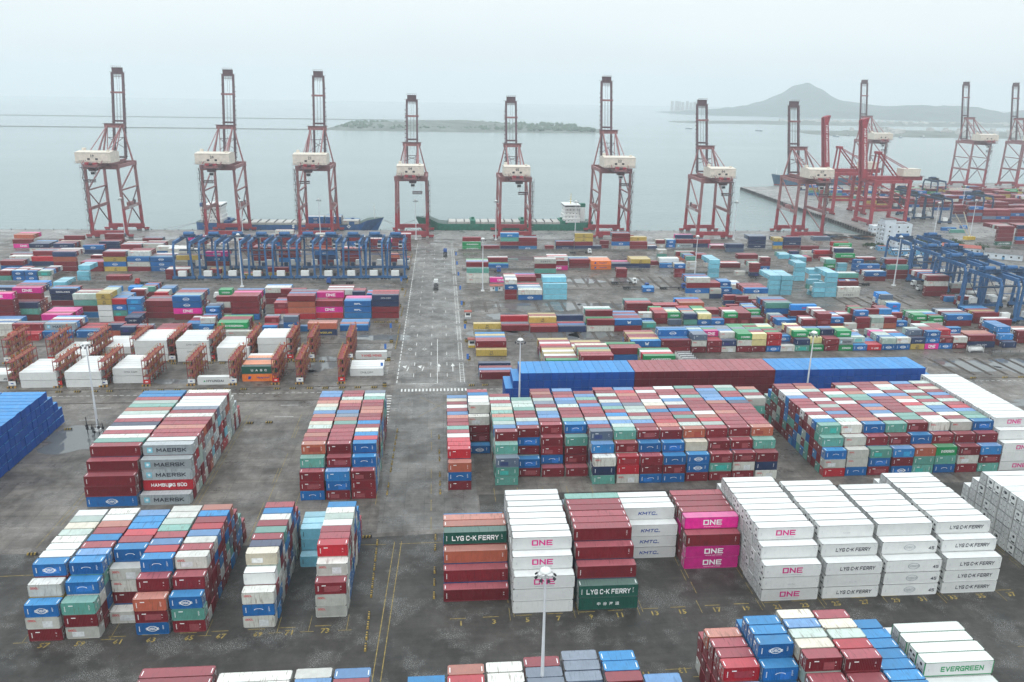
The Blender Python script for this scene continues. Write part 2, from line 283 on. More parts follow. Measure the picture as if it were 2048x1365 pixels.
dashes(mk, -16.6, 276, -16.5, 560, 3, 1.4, .28, M_LINE); strip(mk, -16.7, 275, -2, 275, .2, M_LINE); strip(mk, -2, 275, -2.2, 330, .18, M_LINE)
for (x, y0, y1) in ((6.4, 276, 560), (7.8, 276, 560)): dashes(mk, x, y0, x, y1, 22, 4, .16, M_LINE)
for k in range(150):
    y = 277+k*1.9
    if (k*1.9) % 26 < 22: strip(mk, 6.4, y, 7.8, y, .22, M_LINE)
for x, s in ((-10.8, 3), (-4.6, 5), (1.6, 7)): dashes(mk, x, 282, x, 560, 4, 9, .2, M_LINE, .15, s)
for k in range(19): strip(mk, -14.5+k*1.25, 267.2, -14.5+k*1.25, 269.8, .55, M_LINE)
for x in (-1.5, 3.8):
    strip(mk, x, 288, x, 294, .3, M_LINE); mk.quad([(x-.8, 294, ZL), (x+.8, 294, ZL), (x, 297.5, ZL)], M_LINE)
for x, y in ((-13.5, 292), (-7.8, 292)):
    strip(mk, x, 289, x+.6, 294, .3, M_LINE); mk.quad([(x-.6, 292, ZL), (x-.2, 295.5, ZL), (x-1.8, 294.5, ZL)], M_LINE)
for x, y in ((-13.2, 316), (-7.4, 316), (-13.2, 350), (-7.2, 350)):
    for a, c in (((0, -1.6), (.8, 0)), ((.8, 0), (0, 1.6)), ((0, 1.6), (-.8, 0)), ((-.8, 0), (0, -1.6))): strip(mk, x+a[0], y+a[1], x+c[0], y+c[1], .2, M_LINE)
for x in (9.0, 9.6, 10.2, 10.8, 11.4, 12.0): pass
for k in range(14): strip(mk, -20.5, 232+k*2.4, -17.6, 232+k*2.4, .6, M_LINE)          # hatch beside the road
for k in range(7): strip(mk, 8.4, 252+k*2.0, 12.4, 252+k*2.0, .5, M_LINE)
dashes(mk, -180, 267.5, -22, 267.5, 1.3, .9, .25, M_LINE); dashes(mk, 12, 268.5, 23, 268.5, 1.3, .9, .25, M_LINE); dashes(mk, 168, 269.5, 330, 269.5, 1.3, .9, .25, M_LINE)
for yy in (246, 256): dashes(mk, -114, yy, -30, yy, 6, 9, .22, M_LINE, .2, int(yy))
for yy in (248, 258): dashes(mk, 190, yy, 320, yy, 6, 9, .22, M_LINE, .2, int(yy))
for y0 in (287, 297, 307, 317):
    for k in range(5): strip(mk, -25.5, y0+k*1.6, -20.5, y0+k*1.6, .3, M_LINE)
mk.build('road_markings', kind='structure')
# yellow yard lines and painted bay numbers
for (x0, y0, x1, y1) in ((-13.2, 118, -11.6, 168), (-11.6, 121, -10.0, 168)): strip(my, x0, y0, x1, y1, .16, M_YLINE)
strip(my, -24, 167.2, -13.5, 166.9, .14, M_YLINE); strip(my, -10.5, 167, -.5, 167.2, .14, M_YLINE); strip(my, -110, 158.5, -78.5, 159.2, .14, M_YLINE)
NUM = [('55',-85.4),('57',-75.1),('59',-68.6),('61',-61.9),('63',-55.8),('65',-48.8),('67',-42.9),('69',-36.0),('71',-30.2),('73',-23.3),('1',3.1),('3',9.7),('5',16.4),('7',22.7),('9',29.3),('11',35.2),('13',42.5),('15',48.3),('17',55.6),('19',61.8),('21',68.3),('23',74.3),('25',81.2),('27',87.4),('29',94.4),('31',100.2),('33',107.1),('35',113.5),('37',120.4)]
for s, x in NUM:
    v, f, wd = text_geo(s, .02, 1); y = 134.1+(x+80)*.022; my.add(v, f, lambda px, py: (x-.7*wd+px*1.4, y+py*1.5, ZL), M_YLINE)
    strip(my, x-2.2, y+2.3, x+1.0, y+2.3, .16, M_YLINE)
for s, x, y in (('11', 36.3, 120.5), ('13', 43.1, 121.2), ('77', -18.4, 115.6), ('79', -5.6, 116.3)):
    v, f, wd = text_geo(s, .02, 1); my.add(v, f, lambda px, py: (x+.7*wd-px*1.4, y-py*1.5, ZL), M_YLINE); strip(my, x+1.5, y-2.6, x+5.5, y-2.6, .16, M_YLINE)
for x in (13.3, 26.4, 39.6, 52.5, 65.2, 78.4, 91.6, 104.9, 118.2, 129.6):
    dashes(my, x-.35, 137, x-.35, 176, 4.2, 1.5, .1, M_YLINE, .1, int(x)); dashes(my, x+.5, 138, x+.5, 176, 4.2, 1.5, .1, M_YLINE, .1, int(x)+3)
for x in (-32.5, -26.5, -45.8, -63.6, -79.5, -19.2): strip(my, x, 136, x, 141, .1, M_YLINE); strip(my, x-1.6, 136, x+1, 136, .12, M_YLINE)
for x in (-62.8, -61.8, -45.5, -44.7, -92.4, -91.2): dashes(my, x, 170, x-.2, 258, 9, .8, .12, M_YLINE, .1, int(x))
for x in (-17.4, -37.4, 13.2, 19.4, 26.2, 32.6, 39.2, 98.6, 104.0): strip(my, x, 186, x, 193.5, .12, M_YLINE)
dashes(my, -3.2, 173, -3.8, 240, 6, 3, .14, M_YLINE, .1, 4); strip(my, -8, 262, 5, 244, .1, M_YLINE); strip(my, -8, 244, 5, 262, .1, M_YLINE)
for x0 in (182, 205): strip(my, x0, 240, x0+14, 256, .12, M_YLINE); strip(my, x0, 256, x0+14, 240, .12, M_YLINE)
for k in range(6): strip(my, 40+k*14, 120.8+k*.4, 45+k*14, 120.9+k*.4, .12, M_YLINE)
my.build('yard_lines_and_numbers', kind='structure')
# puddles
mpd, t, b = node_mat('puddle_water'); b.inputs['Base Color'].default_value = (.125,.132,.135,1); b.inputs['Roughness'].default_value = .03; b.inputs['IOR'].default_value = 1.33; b.inputs['Specular IOR Level'].default_value = .9
pb = MB(); rr = random.Random(3)
for (x, y, rx, ry) in ((22,340,9,8.5),(46,338,18,8.5),(31,366,9,6),(66,337,11,8),(36,384,11,6),(60,384,10,7),(84,385,13,6),(106,384,10,6),(76,440,14,6),(104,442,10,5),(-46,298,5.5,9),(-52,291,4,3),(208,288,12,7),(228,287,12,8),(248,290,10,6),
        (-108,231,12,8),(-96,281,8,3),(-110,292,7,4),(-26,333,12,5),(-28,400,5,4),(30,455,12,5),(56,505,22,8),(150,560,30,5),(-200,575,30,4),(205,247,9,3),(215,420,10,4),(300,300,20,10)):
    ph = [rr.uniform(0, 6.28) for _ in range(4)]; pts = []
    for j in range(30):
        a = 2*math.pi*j/30; q = 1+.22*math.sin(2*a+ph[0])+.14*math.sin(3*a+ph[1])+.12*math.sin(5*a+ph[2])+.07*math.sin(9*a+ph[3]); pts.append((x+rx*q*math.cos(a), y+ry*q*math.sin(a), .0165))
    pb.quad(pts, mpd)
pb.build('rain_water', kind='structure')
# raised concrete bearing strips under the empty slots
cb = MB(); M_STRIP = mat('bearing_strip', (.085,.07,.06), .6, .35, 1.2)
for (x0, x1, y0, y1) in ((20, 112, 328, 352), (46, 112, 374, 393), (14, 33, 374, 393), (60, 135, 425, 450), (196, 262, 276, 296), (205, 240, 380, 400), (215, 262, 355, 372), (-60, -36, 330, 334), (235, 262, 395, 402)):
    x = x0
    while x < x1:
        for dx in (0, .8): cb.box(x+dx, y0, 0, x+dx+.45, y1, .14, M_STRIP, '-')
        x += 6.5
for (x0, x1, y) in ((10, 262, 325.5), (10, 262, 354.5), (12, 255, 397.5+22), (-260, -19, 325), (-260, -19, 356), (-300,-19,273.5), (-300, -19, 301.5), (12, 262, 272.6), (-290, -19, 260.5)): cb.box(x0, y-.2, 0, x1, y+.2, .1, M_STRIP, '-')
cb.build('kerb_strips', kind='structure')
# ================================================================ CONTAINERS
CW = 2.44
# logo: list of (text, cap height m, ink, centre fraction along the side, centre height fraction, bold, slant, max width fraction)
LOGO = {
 'g': [('LYG C-K FERRY', 1.15, 'w', .5, .5, .022, 0, .74)], '2': [('LYG C-K FERRY', .85, 'k', .56, .5, .022, .1, .62)],
 'z': [('中  谷  海  运', .8, 'w', .5, .5, .02, 0, .6)], 'm': [('MAERSK', 1.05, 'k', .57, .5, .022, 0, .60)],
 'h': [('HAMBURG SÜD', .9, 'w', .52, .5, .02, 0, .72)], 'p': [('ONE', 1.25, 'w', .52, .55, .02, 0, .5), ('OCEAN NETWORK EXPRESS', .16, 'w', .52, .18, .0, 0, .33)],
 '1': [('ONE', 1.25, 'm', .5, .55, .02, 0, .5), ('OCEAN NETWORK EXPRESS', .16, 's', .5, .18, .0, 0, .33)],
 '3': [('COSCO', .45, 's', .5, .5, .022, 0, .3), ('45', .7, 'k', .9, .4, .022, 0, .1)], '4': [('KMTC', .8, 'b', .47, .5, .022, .25, .5), ('LINE', .25, 'b', .64, .38, .0, .1, .2)],
 '5': [('CMA CGM', .6, 'k', .5, .5, .0, 0, .45)], 'E': [('EVERGREEN', 1.0, 'g', .55, .5, .022, 0, .62)],
 'G': [('EVERGREEN', .75, 'w', .55, .5, .022, 0, .62)], 'y': [('M', .7, 'k', .5, .66, .022, 0, .5), ('SC', .7, 'k', .5, .32, .022, 0, .5)],
 'H': [('Hapag-Lloyd', .85, 'b', .6, .5, .022, 0, .55)], 'Y': [('YANG MING', .95, 'r', .5, .5, .022, 0, .64)], 'X': [('HYUNDAI', .8, 'k', .5, .5, .022, 0, .5)],
 'N': [('CMA CGM', .6, 'w', .52, .5, .022, 0, .5)], 'M': [('W', 1.3, 'w', .53, .55, .022, 0, .5)], 'K': [('K  LINE', .7, 'w', .55, .42, .022, 0, .5)],
 'q': [('WOOJIN', .75, 'y', .62, .5, .022, .2, .5)], 'D': [('SITC', .85, 'w', .5, .5, .022, .25, .45)], 'C': [('C O S C O', .7, 'k', .5, .5, .022, 0, .5)],
 'w': [('OOCL', .42, 'r', .2, .72, .022, .1, .25)], 'B': [('COSCO', .5, 'w', .5, .5, .022, 0, .4)],
 'i': [('RIPIL', .75, 'w', .5, .5, .022, 0, .4)], 'U': [('U  A  S  C', .75, 'w', .5, .5, .022, 0, .66)], 'L': [('SINOLINES', .7, 'w', .5, .5, .022, 0, .55)],
 'u': [('SM', .8, 'r', .5, .5, .03, .3, .3)],
}
RING = {'B': 'w', 'a': 'w', '3': 's'}
PATCH = {'w':(.60,.62,.63),'t':(.04,.38,.34),'T':(.16,.42,.38),'R':(.27,.06,.07),'r':(.28,.03,.04),'S':(.03,.05,.15),'b':(.03,.30,.58),'c':(.70,.70,.68),'B':(.02,.16,.50),'W':(.60,.61,.61),'A':(.30,.05,.035),'n':(.03,.03,.16)}
def put_patch(mb, c, L, h, v, x0=0, y=-.014, z0=0):
    if c not in PATCH or v > 2: return
    m = mat('overpaint_'+CNAME[c].replace(' ', '_'), PATCH[c], .6, .15, 2); a, w_, zb, hh = ((.18, .36, .18, .42), (.5, .3, .12, .55), (.30, .5, .22, .5))[v]
    if c == 'W': a, w_, zb, hh = .45, .13, .3, .12
    mb.quad([(x0+L*a, y, z0+h*zb), (x0+L*(a+w_), y, z0+h*zb), (x0+L*(a+w_), y, z0+h*(zb+hh)), (x0+L*a, y, z0+h*(zb+hh))], m)
def put_logo(mb, code, L, h, x0=0, y=-.02, z0=0, rng=None, small=False):
    P = lambda sx, sy, sl=0: (lambda px, py: (sx+px, y, sy+py))
    for (s, ch, ink, fx, fz, bold, sl, mw) in LOGO.get(code, []):
        if small and ch < .3: continue
        if all(q in _G or q in ' Ü' for q in s):
            v, f, wd = block_geo(s, .2 if code not in '5N' else .13, s == 'ONE'); kx = min(ch*1.1, mw*L/wd); cx = x0+L*fx-wd*kx/2; cz = z0+h*fz-ch/2; n = len(mb.v); im = mb.mi(INK[ink])
            mb.v += [(cx+p[0]*kx+sl*p[1]*ch, y-.002*p[2], cz+p[1]*ch) for p in v]
            for q in f: mb.f.append(tuple(n+a for a in q)); mb.m.append(im); mb.t.append(mb.tint)
            continue
        v, f, wd = text_geo(s, bold, 2 if not small else 1)
        k = ch; kx = min(k, mw*L/max(wd, .01)); cx = x0+L*fx-wd*kx/2; cz = z0+h*fz-k/2
        mb.add(v, f, lambda px, py: (cx+(px+sl*py)*kx, y, cz+py*k), INK[ink])
    if code in RING and L > 0:
        ink = INK[RING[code]]; cx = x0+L*.5; cz = z0+h*.5
        for (ra, rb, th) in ((.74 if L > 7 else .6, .74 if L > 7 else .6, .1),):
            n = 14
            for j in range(n if code != 'a' else 7):
                if code == 'a': ra, rb, th = .52, .36, .09
                a0 = 2*math.pi*j/n; a1 = 2*math.pi*(j+1)/n
                mb.quad([(cx+math.cos(a)*(ra*1.75 if rr else (ra-th)*1.75), y, cz+math.sin(a)*(rb if rr else rb-th)) for a, rr in ((a0,0),(a1,0),(a1,1),(a0,1))], ink)
    if code == 'm':
        mb.quad([(x0+L*.08, y, z0+h*.25), (x0+L*.19, y, z0+h*.25), (x0+L*.19, y, z0+h*.77), (x0+L*.08, y, z0+h*.77)], INK['a'])
        cx = x0+L*.135; cz = z0+h*.51
        for j in range(7):
            a = 2*math.pi*j/7+.2; p = (cx+math.cos(a)*.55, y-.006, cz+math.sin(a)*.55); q = a+math.pi/2
            mb.quad([(cx+math.cos(q)*.12, y-.006, cz+math.sin(q)*.12), p, (cx-math.cos(q)*.12, y-.006, cz-math.sin(q)*.12)], INK['w'])
    if code == 'H':
        mb.quad([(x0+L*.16, y, z0+h*.3), (x0+L*.24, y, z0+h*.3), (x0+L*.27, y, z0+h*.7), (x0+L*.19, y, z0+h*.7)], INK['b'])
    if code == 'h':
        mb.quad([(x0+L*.52, y-.006, z0+h*.2), (x0+L*.585, y-.006, z0+h*.48), (x0+L*.56, y-.006, z0+h*.62), (x0+L*.5, y-.006, z0+h*.3)], INK['w'])
    if code == 'X': mb.quad([(x0+L*.17, y, z0+h*.38), (x0+L*.23, y, z0+h*.38), (x0+L*.2, y, z0+h*.64)], INK['g'])
    if code == 'q':
        mb.quad([(x0+L*.24, y, z0+h*.5), (x0+L*.31, y, z0+h*.3), (x0+L*.38, y, z0+h*.5), (x0+L*.31, y, z0+h*.7)], INK['y'])
    if code in 'RrAOtTnSbBagDlu' and not small:      # owner's mark and number plates as plain painted patches
        rr = random.Random(hash((code, L, h)) % 997 if False else ord(code)*7+int(L)); ink = INK['w'] if code != 'l' else INK['k']
        x = x0+.55
        for j in range(5): mb.quad([(x, y, z0+h*(.30+.09*j)), (x+.16, y, z0+h*(.30+.09*j)), (x+.16, y, z0+h*(.36+.09*j)), (x, y, z0+h*(.36+.09*j))], ink)
        x = x0+L-1.15
        for j in range(6):
            if rr.random() < .8: mb.quad([(x, y, z0+h*(.38+.07*j)), (x+.1+.25*rr.random(), y, z0+h*(.38+.07*j)), (x+.25, y, z0+h*(.405+.07*j)), (x, y, z0+h*(.405+.07*j))], ink)
        if L < 7 and code in 'RrAOtTSb':
            x = x0+L*.22; mb.quad([(x, y, z0+h*.72), (x+.8, y, z0+h*.72), (x+.8, y, z0+h*.79), (x, y, z0+h*.79)], ink)
    if code in '1234' or code == 'W' or code == 'E':
        for j, (fx, fz) in enumerate(((.93, .78), (.95, .66), (.96, .5), (.06, .4), (.06, .5))):
            if small: break
            mb.quad([(x0+L*fx, y, z0+h*fz), (x0+L*fx+.16, y, z0+h*fz), (x0+L*fx+.16, y, z0+h*fz+.13), (x0+L*fx, y, z0+h*fz+.13)], INK['s'])
GREY = mat('galvanised_rod', (.36,.37,.38), .45, .2, 2); DARK = mat('dark_steel', (.025,.026,.03), .6, .2); GRIME = mat('corner_casting', (.06,.05,.05), .7, .3)
ROD = mat('white_lock_rod', (.40,.40,.39), .5, .2, 2); RUST = mat('rusty_steel', (.16,.07,.04), .8, .4, 1.5); YEL = mat('safety_yellow', (.62,.42,.03), .5, .2); REDM = mat('red_device', (.5,.02,.02), .5, .1)
def wall_geo(mb, L, h, m, y, out):
    """corrugated long side; out=-1 faces -y"""
    p = .28 if L < 7 else .305; n = int((L-.3)/p); x = .15; pts = []
    q = (L-.3)/n; d = .036
    for i in range(n):
        pts += [(x, 0), (x+q*.25, 0), (x+q*.5, d), (x+q*.75, d)]; x += q
    pts.append((x, 0))
    z0, z1 = .16, h-.10
    for a, b in zip(pts, pts[1:]):
        ya, yb = y-out*(.02+a[1]), y-out*(.02+b[1])
        P = [(a[0], ya, z0), (b[0], yb, z0), (b[0], yb, z1), (a[0], ya, z1)]
        mb.quad(P if out < 0 else P[::-1], m)
def g_body(mb, L, h, m, reefer):
    if reefer: mb.box(.05, .02, .1, L-.05, CW-.02, h-.05, m, '-')
    else:
        wall_geo(mb, L, h, m, 0, -1); mb.quad([(L,CW-.03,.1),(0,CW-.03,.1),(0,CW-.03,h-.06),(L,CW-.03,h-.06)], m)
        for x, s in ((.06, -1), (L-.06, 1)):
            n = 8
            for i in range(n):
                ya, yb = .14+i*(CW-.28)/n, .14+(i+1)*(CW-.28)/n; k = .03 if i % 2 else 0
                P = [(x-s*k, ya, .15), (x-s*k, yb, .15), (x-s*k, yb, h-.1), (x-s*k, ya, h-.1)]; mb.quad(P if s > 0 else P[::-1], m)
def g_roof(mb, L, h, m, marks, reefer):
    if reefer: mb.box(0, 0, h-.05, L, CW, h, m, '-'); return
    n = int(L/1.02); q = L/n
    for i in range(n):
        x = i*q; mb.quad([(x+.05, .05, h-.012), (x+q*.5, .05, h-.012), (x+q*.5, CW-.05, h-.012), (x+.05, CW-.05, h-.012)], m)
        mb.quad([(x+q*.5, .05, h-.030), (x+q+.05 if i < n-1 else L-.05, .05, h-.030), (x+q+.05 if i < n-1 else L-.05, CW-.05, h-.030), (x+q*.5, CW-.05, h-.030)], m)
    mb.quad([(.02,.02,h-.045),(L-.02,.02,h-.045),(L-.02,CW-.02,h-.045),(.02,CW-.02,h-.045)], m)
    if marks:
        for x in (.28, L-.42): mb.quad([(x, .55, h+.004), (x+.15, .55, h+.004), (x+.15, 1.75, h+.004), (x, 1.75, h+.004)], INK['w'])
def g_frame(mb, L, h, m, rf):
    for x in (0, L-.14):
        for y in (0, CW-.14): mb.box(x, y, .16, x+.14, y+.14, h-.12, m)
    for y in (0, CW-.1): mb.box(.16, y, 0, L-.16, y+.1, .15, m); mb.box(.16, y, h-.09, L-.16, y+.07, h, m)
    for x in (0, L-.1): mb.box(x, .16, 0, x+.1, CW-.16, .13, m); mb.box(x, .16, h-.12, x+.1, CW-.16, h, m)
    cm = GRIME
    for x in (-.003, L-.177):
        for y in (-.003, CW-.163):
            for z in (0, h-.11): mb.box(x, y, z, x+.18, y+.166, z+.117, cm)
ENDLINE = mat('reefer_end_hardware', (.10,.105,.115), .5, .3, 2)
def end_detail(mb, x, s, y, z, h, reefer, var, rod=None):
    q = lambda y0, z0, y1, z1, m, e=.02: mb.quad([(x+s*e, y+y0, z+z0), (x+s*e, y+y1, z+z0), (x+s*e, y+y1, z+z1), (x+s*e, y+y0, z+z1)][::s], m)
    if not reefer:
        for yy in (.4, .95, 1.5, 2.05): q(yy, .12, yy+.06, h-.1, rod or ROD)
        if not rod: q(1.5, h*.62, 2.0, h*.78, INK['w'], .03)
        return
    q(.02, .02, .1, h, ENDLINE); q(CW-.1, .02, CW-.02, h, ENDLINE); q(.1, .02, CW-.1, .12, ENDLINE); q(.1, h-.08, CW-.1, h, ENDLINE)
    if var < 3:
        n = 12; cy, cz = y+CW*(.5, .42, .55)[var], z+h*.66; mb.quad([(x+s*.03, cy+math.cos(2*math.pi*j/n)*(.62, .36, .5)[var], cz+math.sin(2*math.pi*j/n)*(.36, .34, .3)[var]) for j in range(n)][::s], DARK)
        q(.4, h*.12, 1.5, h*.24, DARK, .03); q(1.65, h*.25, 2.1, h*.42, GREY, .03); q(1.3, h*.61, 1.6, h*.7, INK['s'], .04)
    else:
        for yy in (.35, .85, 1.2, 1.5, 2.0): q(yy, .1, yy+.07, h-.08, ENDLINE, .03)
        q(.5, h*.44, .8, h*.50, ENDLINE, .04); q(1.6, h*.44, 1.9, h*.5, ENDLINE, .04)
def g_rods(mb, x, s, h, col, fat=.045):
    for y in (.35, .85, CW-.85, CW-.35): mb.box(x-.0 if s > 0 else x-.06, y-fat/2, .12, x+.06 if s > 0 else x, y+fat/2, h-.1, col)
    for y in (.5, CW-.7): mb.box(x if s > 0 else x-.09, y, h*.42, x+.09 if s > 0 else x, y+.3, h*.47, col)
def g_door(mb, L, h, m, s):
    new = 'deep' in m.name
    if m.name == 'paint_white': end_detail(mb, L if s > 0 else 0, s, 0, 0, h, True, 9); return
    x = L-.05 if s > 0 else .05
    for a, b in ((.15, CW/2-.01), (CW/2+.01, CW-.15)):
        if s > 0: mb.box(x, a, .14, x+.035, b, h-.13, m)
        else: mb.box(x-.035, a, .14, x, b, h-.13, m)
    g_rods(mb, x+.035*s, s, h, INK['s'] if new else ROD, .03 if new else .045)
    if not new: mb.quad([(x+s*.04, y, z) for y, z in ((1.35, h*.6), (2.1, h*.6), (2.1, h*.78), (1.35, h*.78))][::s], INK['w'])
def g_unit(mb, L, h, s, var):
    x = 0.03 if s < 0 else L-.03; k = s
    mb.box(min(x, x+.05*k), .14, .2, max(x, x+.05*k), CW-.14, h-.15, paint('W')); X = x+.052*k; X2 = X+.012*k
    q = lambda y0, z0, y1, z1, m, xx: mb.quad([(xx, y0, z0), (xx, y1, z0), (xx, y1, z1), (xx, y0, z1)][::k], m)
    if var == 0: n = 12; mb.quad([(X, CW*.5+math.cos(2*math.pi*j/n)*.55, h*.66+math.sin(2*math.pi*j/n)*.34) for j in range(n)][::k], DARK); q(1.3, h*.60, 1.62, h*.71, INK['s'], X2)
    elif var == 1: n = 10; mb.quad([(X, CW*.42+math.cos(2*math.pi*j/n)*.33, h*.68+math.sin(2*math.pi*j/n)*.3) for j in range(n)][::k], DARK)
    else: q(.4, h*.55, 1.0, h*.72, DARK, X); q(1.35, h*.6, 1.95, h*.78, DARK, X)
    q(.4, h*.12, 1.5, h*.26, DARK, X); q(1.65, h*.28, 2.1, h*.44, GREY, X); q(.35, h*.32, .8, h*.42, GREY, X)
_GC = {}
def cached(key, fn, *a):
    if key not in _GC:
        mb = MB(); fn(mb, *a); _GC[key] = mb.mesh(key[0])
    return _GC[key]
def clear_codes(c): return ALIAS.get(c, c)

# ---------------------------------------------------------------- yard data:  x  y  length  rows   (rows from the near side; stacks bottom to top; "n:" = rows n high, tops given)
NEAR = """
A57|-78.3|136.3|6.06|2.59|2.68|RwB,...w,....B,5:WWwTcTW,4:R,3:t|
A59|-71.7|136.6|6.06|2.59|2.68|wRt,...a,....a,5:bRBRAWw,4:R,3:w|
A61|-65.2|140.9|6.06|2.59|2.68|w,BRww,....a,5:RrBBb,4:R,3:w|
A63|-58.8|137.0|6.06|2.59|2.68|BRO,...R,....a,5:rbRtTww,4:R,3:w|
A65|-52.3|137.3|6.06|2.59|2.68|RtB,...R,....w,5:RwbrRBA,4:R,3:t,2:R|RRRRRwRwtbRBSw
A69|-39.0|137.9|6.06|2.59|2.66|waw,...W,....c,5:nRtRwBR,4:R,3:B|RwRwRRSTbRwB
A71|-31.7|158.6|6.06|2.59|2.68|l,3:lll|l
A73|-25.5|140.3|6.06|2.59|2.62|wwR,...w,....r,5:RRWTwB,4:B,3:B,2:r|wBwRBtwRB
C1|-88.7|188.8|12.19|2.75|2.68|BRR,...R,....R,5:twRWnRWTAtTRBB|RRBwn
C2|-75.8|189.0|12.19|2.75|2.68|m,.hmm,....m,5:WRRARRwRSWWWRw,4:w,3:m,2:r|mRwRrmRwlRmOWT
D1|-36.5|189.3|6.06|2.59|2.63|aRR,...t,....A,5:RARTcRAbTcARbb|
D2|-30.0|189.3|6.06|2.59|2.63|Rab,...R,....R,5:RRRRtASbRRATRR|
D3|-23.5|189.3|6.06|2.59|2.63|RRR,...a,....a,5:rBcRBRRAARRtTS|RRbtSwRtbRT
E1|1.1|192.8|6.06|2.59|2.68|RaA,...r,4:rrWRtRRAbRWRcb|RRRtTnw
E2|7.4|214.9|6.06|2.59|2.66|B,.RRw,....w,5:WWBR|nRB
E3|13.8|194.9|6.06|2.59|2.65|ttS,...t,....R,5:bTtAtcTRTR|tTTwRtS
E4|20.2|199.6|6.06|2.59|2.66|Ra,..RaR,5:bTRRtTTt|RtTw
E5|26.7|199.2|6.06|2.59|2.62|R,.aRR,....R,5:RbbTRSTRAR|RRBn
E6|33.3|199.1|6.06|2.59|2.62|R,.RRt,....a,5:tRRRTbbRRb|RRR
E7|39.8|194.1|6.06|2.59|2.62|tnw,...b,....S,5:RbwRRRbRtbR|tTStRw
E8|46.4|194.3|6.06|2.59|2.62|wrr,...R,....t,5:TbwBRtbwRTRR|
E9|52.7|194.2|6.06|2.59|2.62|aRR,...a,....R,5:RbTRTTSRRArb|
E10|59.1|194.1|6.06|2.59|2.62|aRa,...a,....R,5:ArRRBAcWRRWR|
E11|65.6|194.5|6.06|2.59|2.62|RBB,...c,....A,5:TRtRBRwbWRRW|
E12|72.1|194.7|6.06|2.59|2.62|RtR,...R,....R,5:TrAWRRRRtRRt|
E13|78.6|194.9|6.06|2.59|2.62|RwR,...R,....R,5:RRRARRAbbbbR|
E14|85.1|194.8|6.06|2.59|2.62|wnR,...t,....A,5:RRRRRRnBRRtT|
E15|91.7|222.0|6.06|2.59|2.62|RRRtw,5:RtA|
S1|104.7|195.1|6.06|2.59|2.63|rwa,...t,....t,5:BwRWRRRbWWRR,4:b,3:T,2:S|RRRRtTwBbRRt
S2|111.2|195.4|6.06|2.59|2.63|aww,...w,....w,5:TRbRTRWRRTAR|
S3|117.8|195.4|6.06|2.59|2.63|Rat,...R,....a,5:ARRRRWRtWr,4:R|
S4|124.4|195.4|6.06|2.59|2.63|BRb,...R,....t,5:RWbAbRttARTR|
S5|130.9|195.8|6.06|2.59|2.63|ttA,...a,....R,5:ttRRRRRbWRRR|
S6|137.4|195.9|6.06|2.59|2.63|atG,...R,....w,5:WRTTrWAbRTWA|
S7|144.0|195.8|6.06|2.59|2.63|RwR,...R,....w,5:RcbbTRtRTRRb|
S8|150.6|196.0|6.06|2.59|2.63|tRb,...R,....a,5:ttbrRTRbRcRT|
S9|157.2|196.4|12.19|2.75|2.68|1W1,...W,....1,5:WWWWWWWWWWWWW|W
F1|-0.2|143.9|13.4|2.78|2.72|R,.R,..A,...g,4:AA,3:BB|RB
F2|13.7|139.2|12.19|2.78|2.62|WW1,...1,....1,5:WWWWWWW|W
F3|27.0|139.4|12.19|2.78|2.62|zg,..R,...R,....R,5:RRRRt,4:S|Rng
F4|40.0|157.7|12.19|2.78|2.62|444,...4,4:WW|W
F5|53.0|152.8|12.19|2.78|2.62|ppR,...p,4:RRRR|pRR
F6|65.6|140.1|12.19|2.78|2.62|1W1,...W,....1,5:WWWWWWWW,4:W|W
F7|78.8|140.2|12.19|2.78|2.62|2W2,...2,....W,5:WWWWWWW|W
F8|92.0|140.3|12.19|2.78|2.62|333,...3,....W,5:WWWWWW|W
F9|105.3|140.4|12.19|2.78|2.62|222,...2,....2,5:WWWWWWWW,4:W|W
F10|130.6|140.0|12.19|2.78|2.62|WWW,WWWW,5:WWWWWWWWW,4:W,3:W|W
F11|143.8|140.0|12.19|2.78|2.62|WWW,WWWW,5:WWWWWWWWW|W
G1|45.7|102.5|6.06|2.59|2.66|..b,..b,4:rRRA,3:R|RRRRw
G2|52.2|104.7|6.06|2.59|2.66|BBa,BBBa,5:BBB,4:B|B
G3|58.7|103.4|6.06|2.59|2.66|...R,....R,5:cTbc|RtTR
G4|65.2|102.9|6.06|2.59|2.66|...R,....R,5:rTcR|RRt
G5|71.8|98.0|6.06|2.59|2.64|4:BBBBBBBB|B
G6|79.4|103.6|12.19|2.72|2.66|WWE,WWWE,4:EEE,3:W|W
H1|-51.6|110.4|12.19|2.6|2.62|2:RRRR|R
H2|-38.4|108.4|12.19|2.6|2.62|2:wwww|w
H3|-25.4|108.6|6.06|2.59|2.62|2:RRbw|R
H4|-19.0|108.2|6.06|2.59|2.62|2:RRRb|R
H0|-64.2|107.6|12.19|2.6|2.62|2:www|w
J1|-6.2|104.8|6.06|2.59|2.62|3:BBB|B
J2|0.3|107.2|6.06|2.59|2.62|3:RrA|R
J3|6.8|107.4|6.06|2.59|2.62|3:www|w
J4|13.3|108.4|6.06|2.59|2.62|3:SSR|S
J5|19.9|109.6|6.06|2.59|2.62|3:SSS|S
J6|26.5|109.1|6.06|2.59|2.62|3:RBB|B
J7|32.9|105.5|6.06|2.59|2.62|3:bb|b
K1|-130.0|187.0|12.19|2.59|2.62|5:VVVVVVVVVVVVVVVVVVV,4:V,3:V,2:V|V
K2|-142.8|187.0|12.19|2.59|2.62|5:VVVVVVVVVVVVVVVVVVV,4:V,3:V,2:V|V
"""
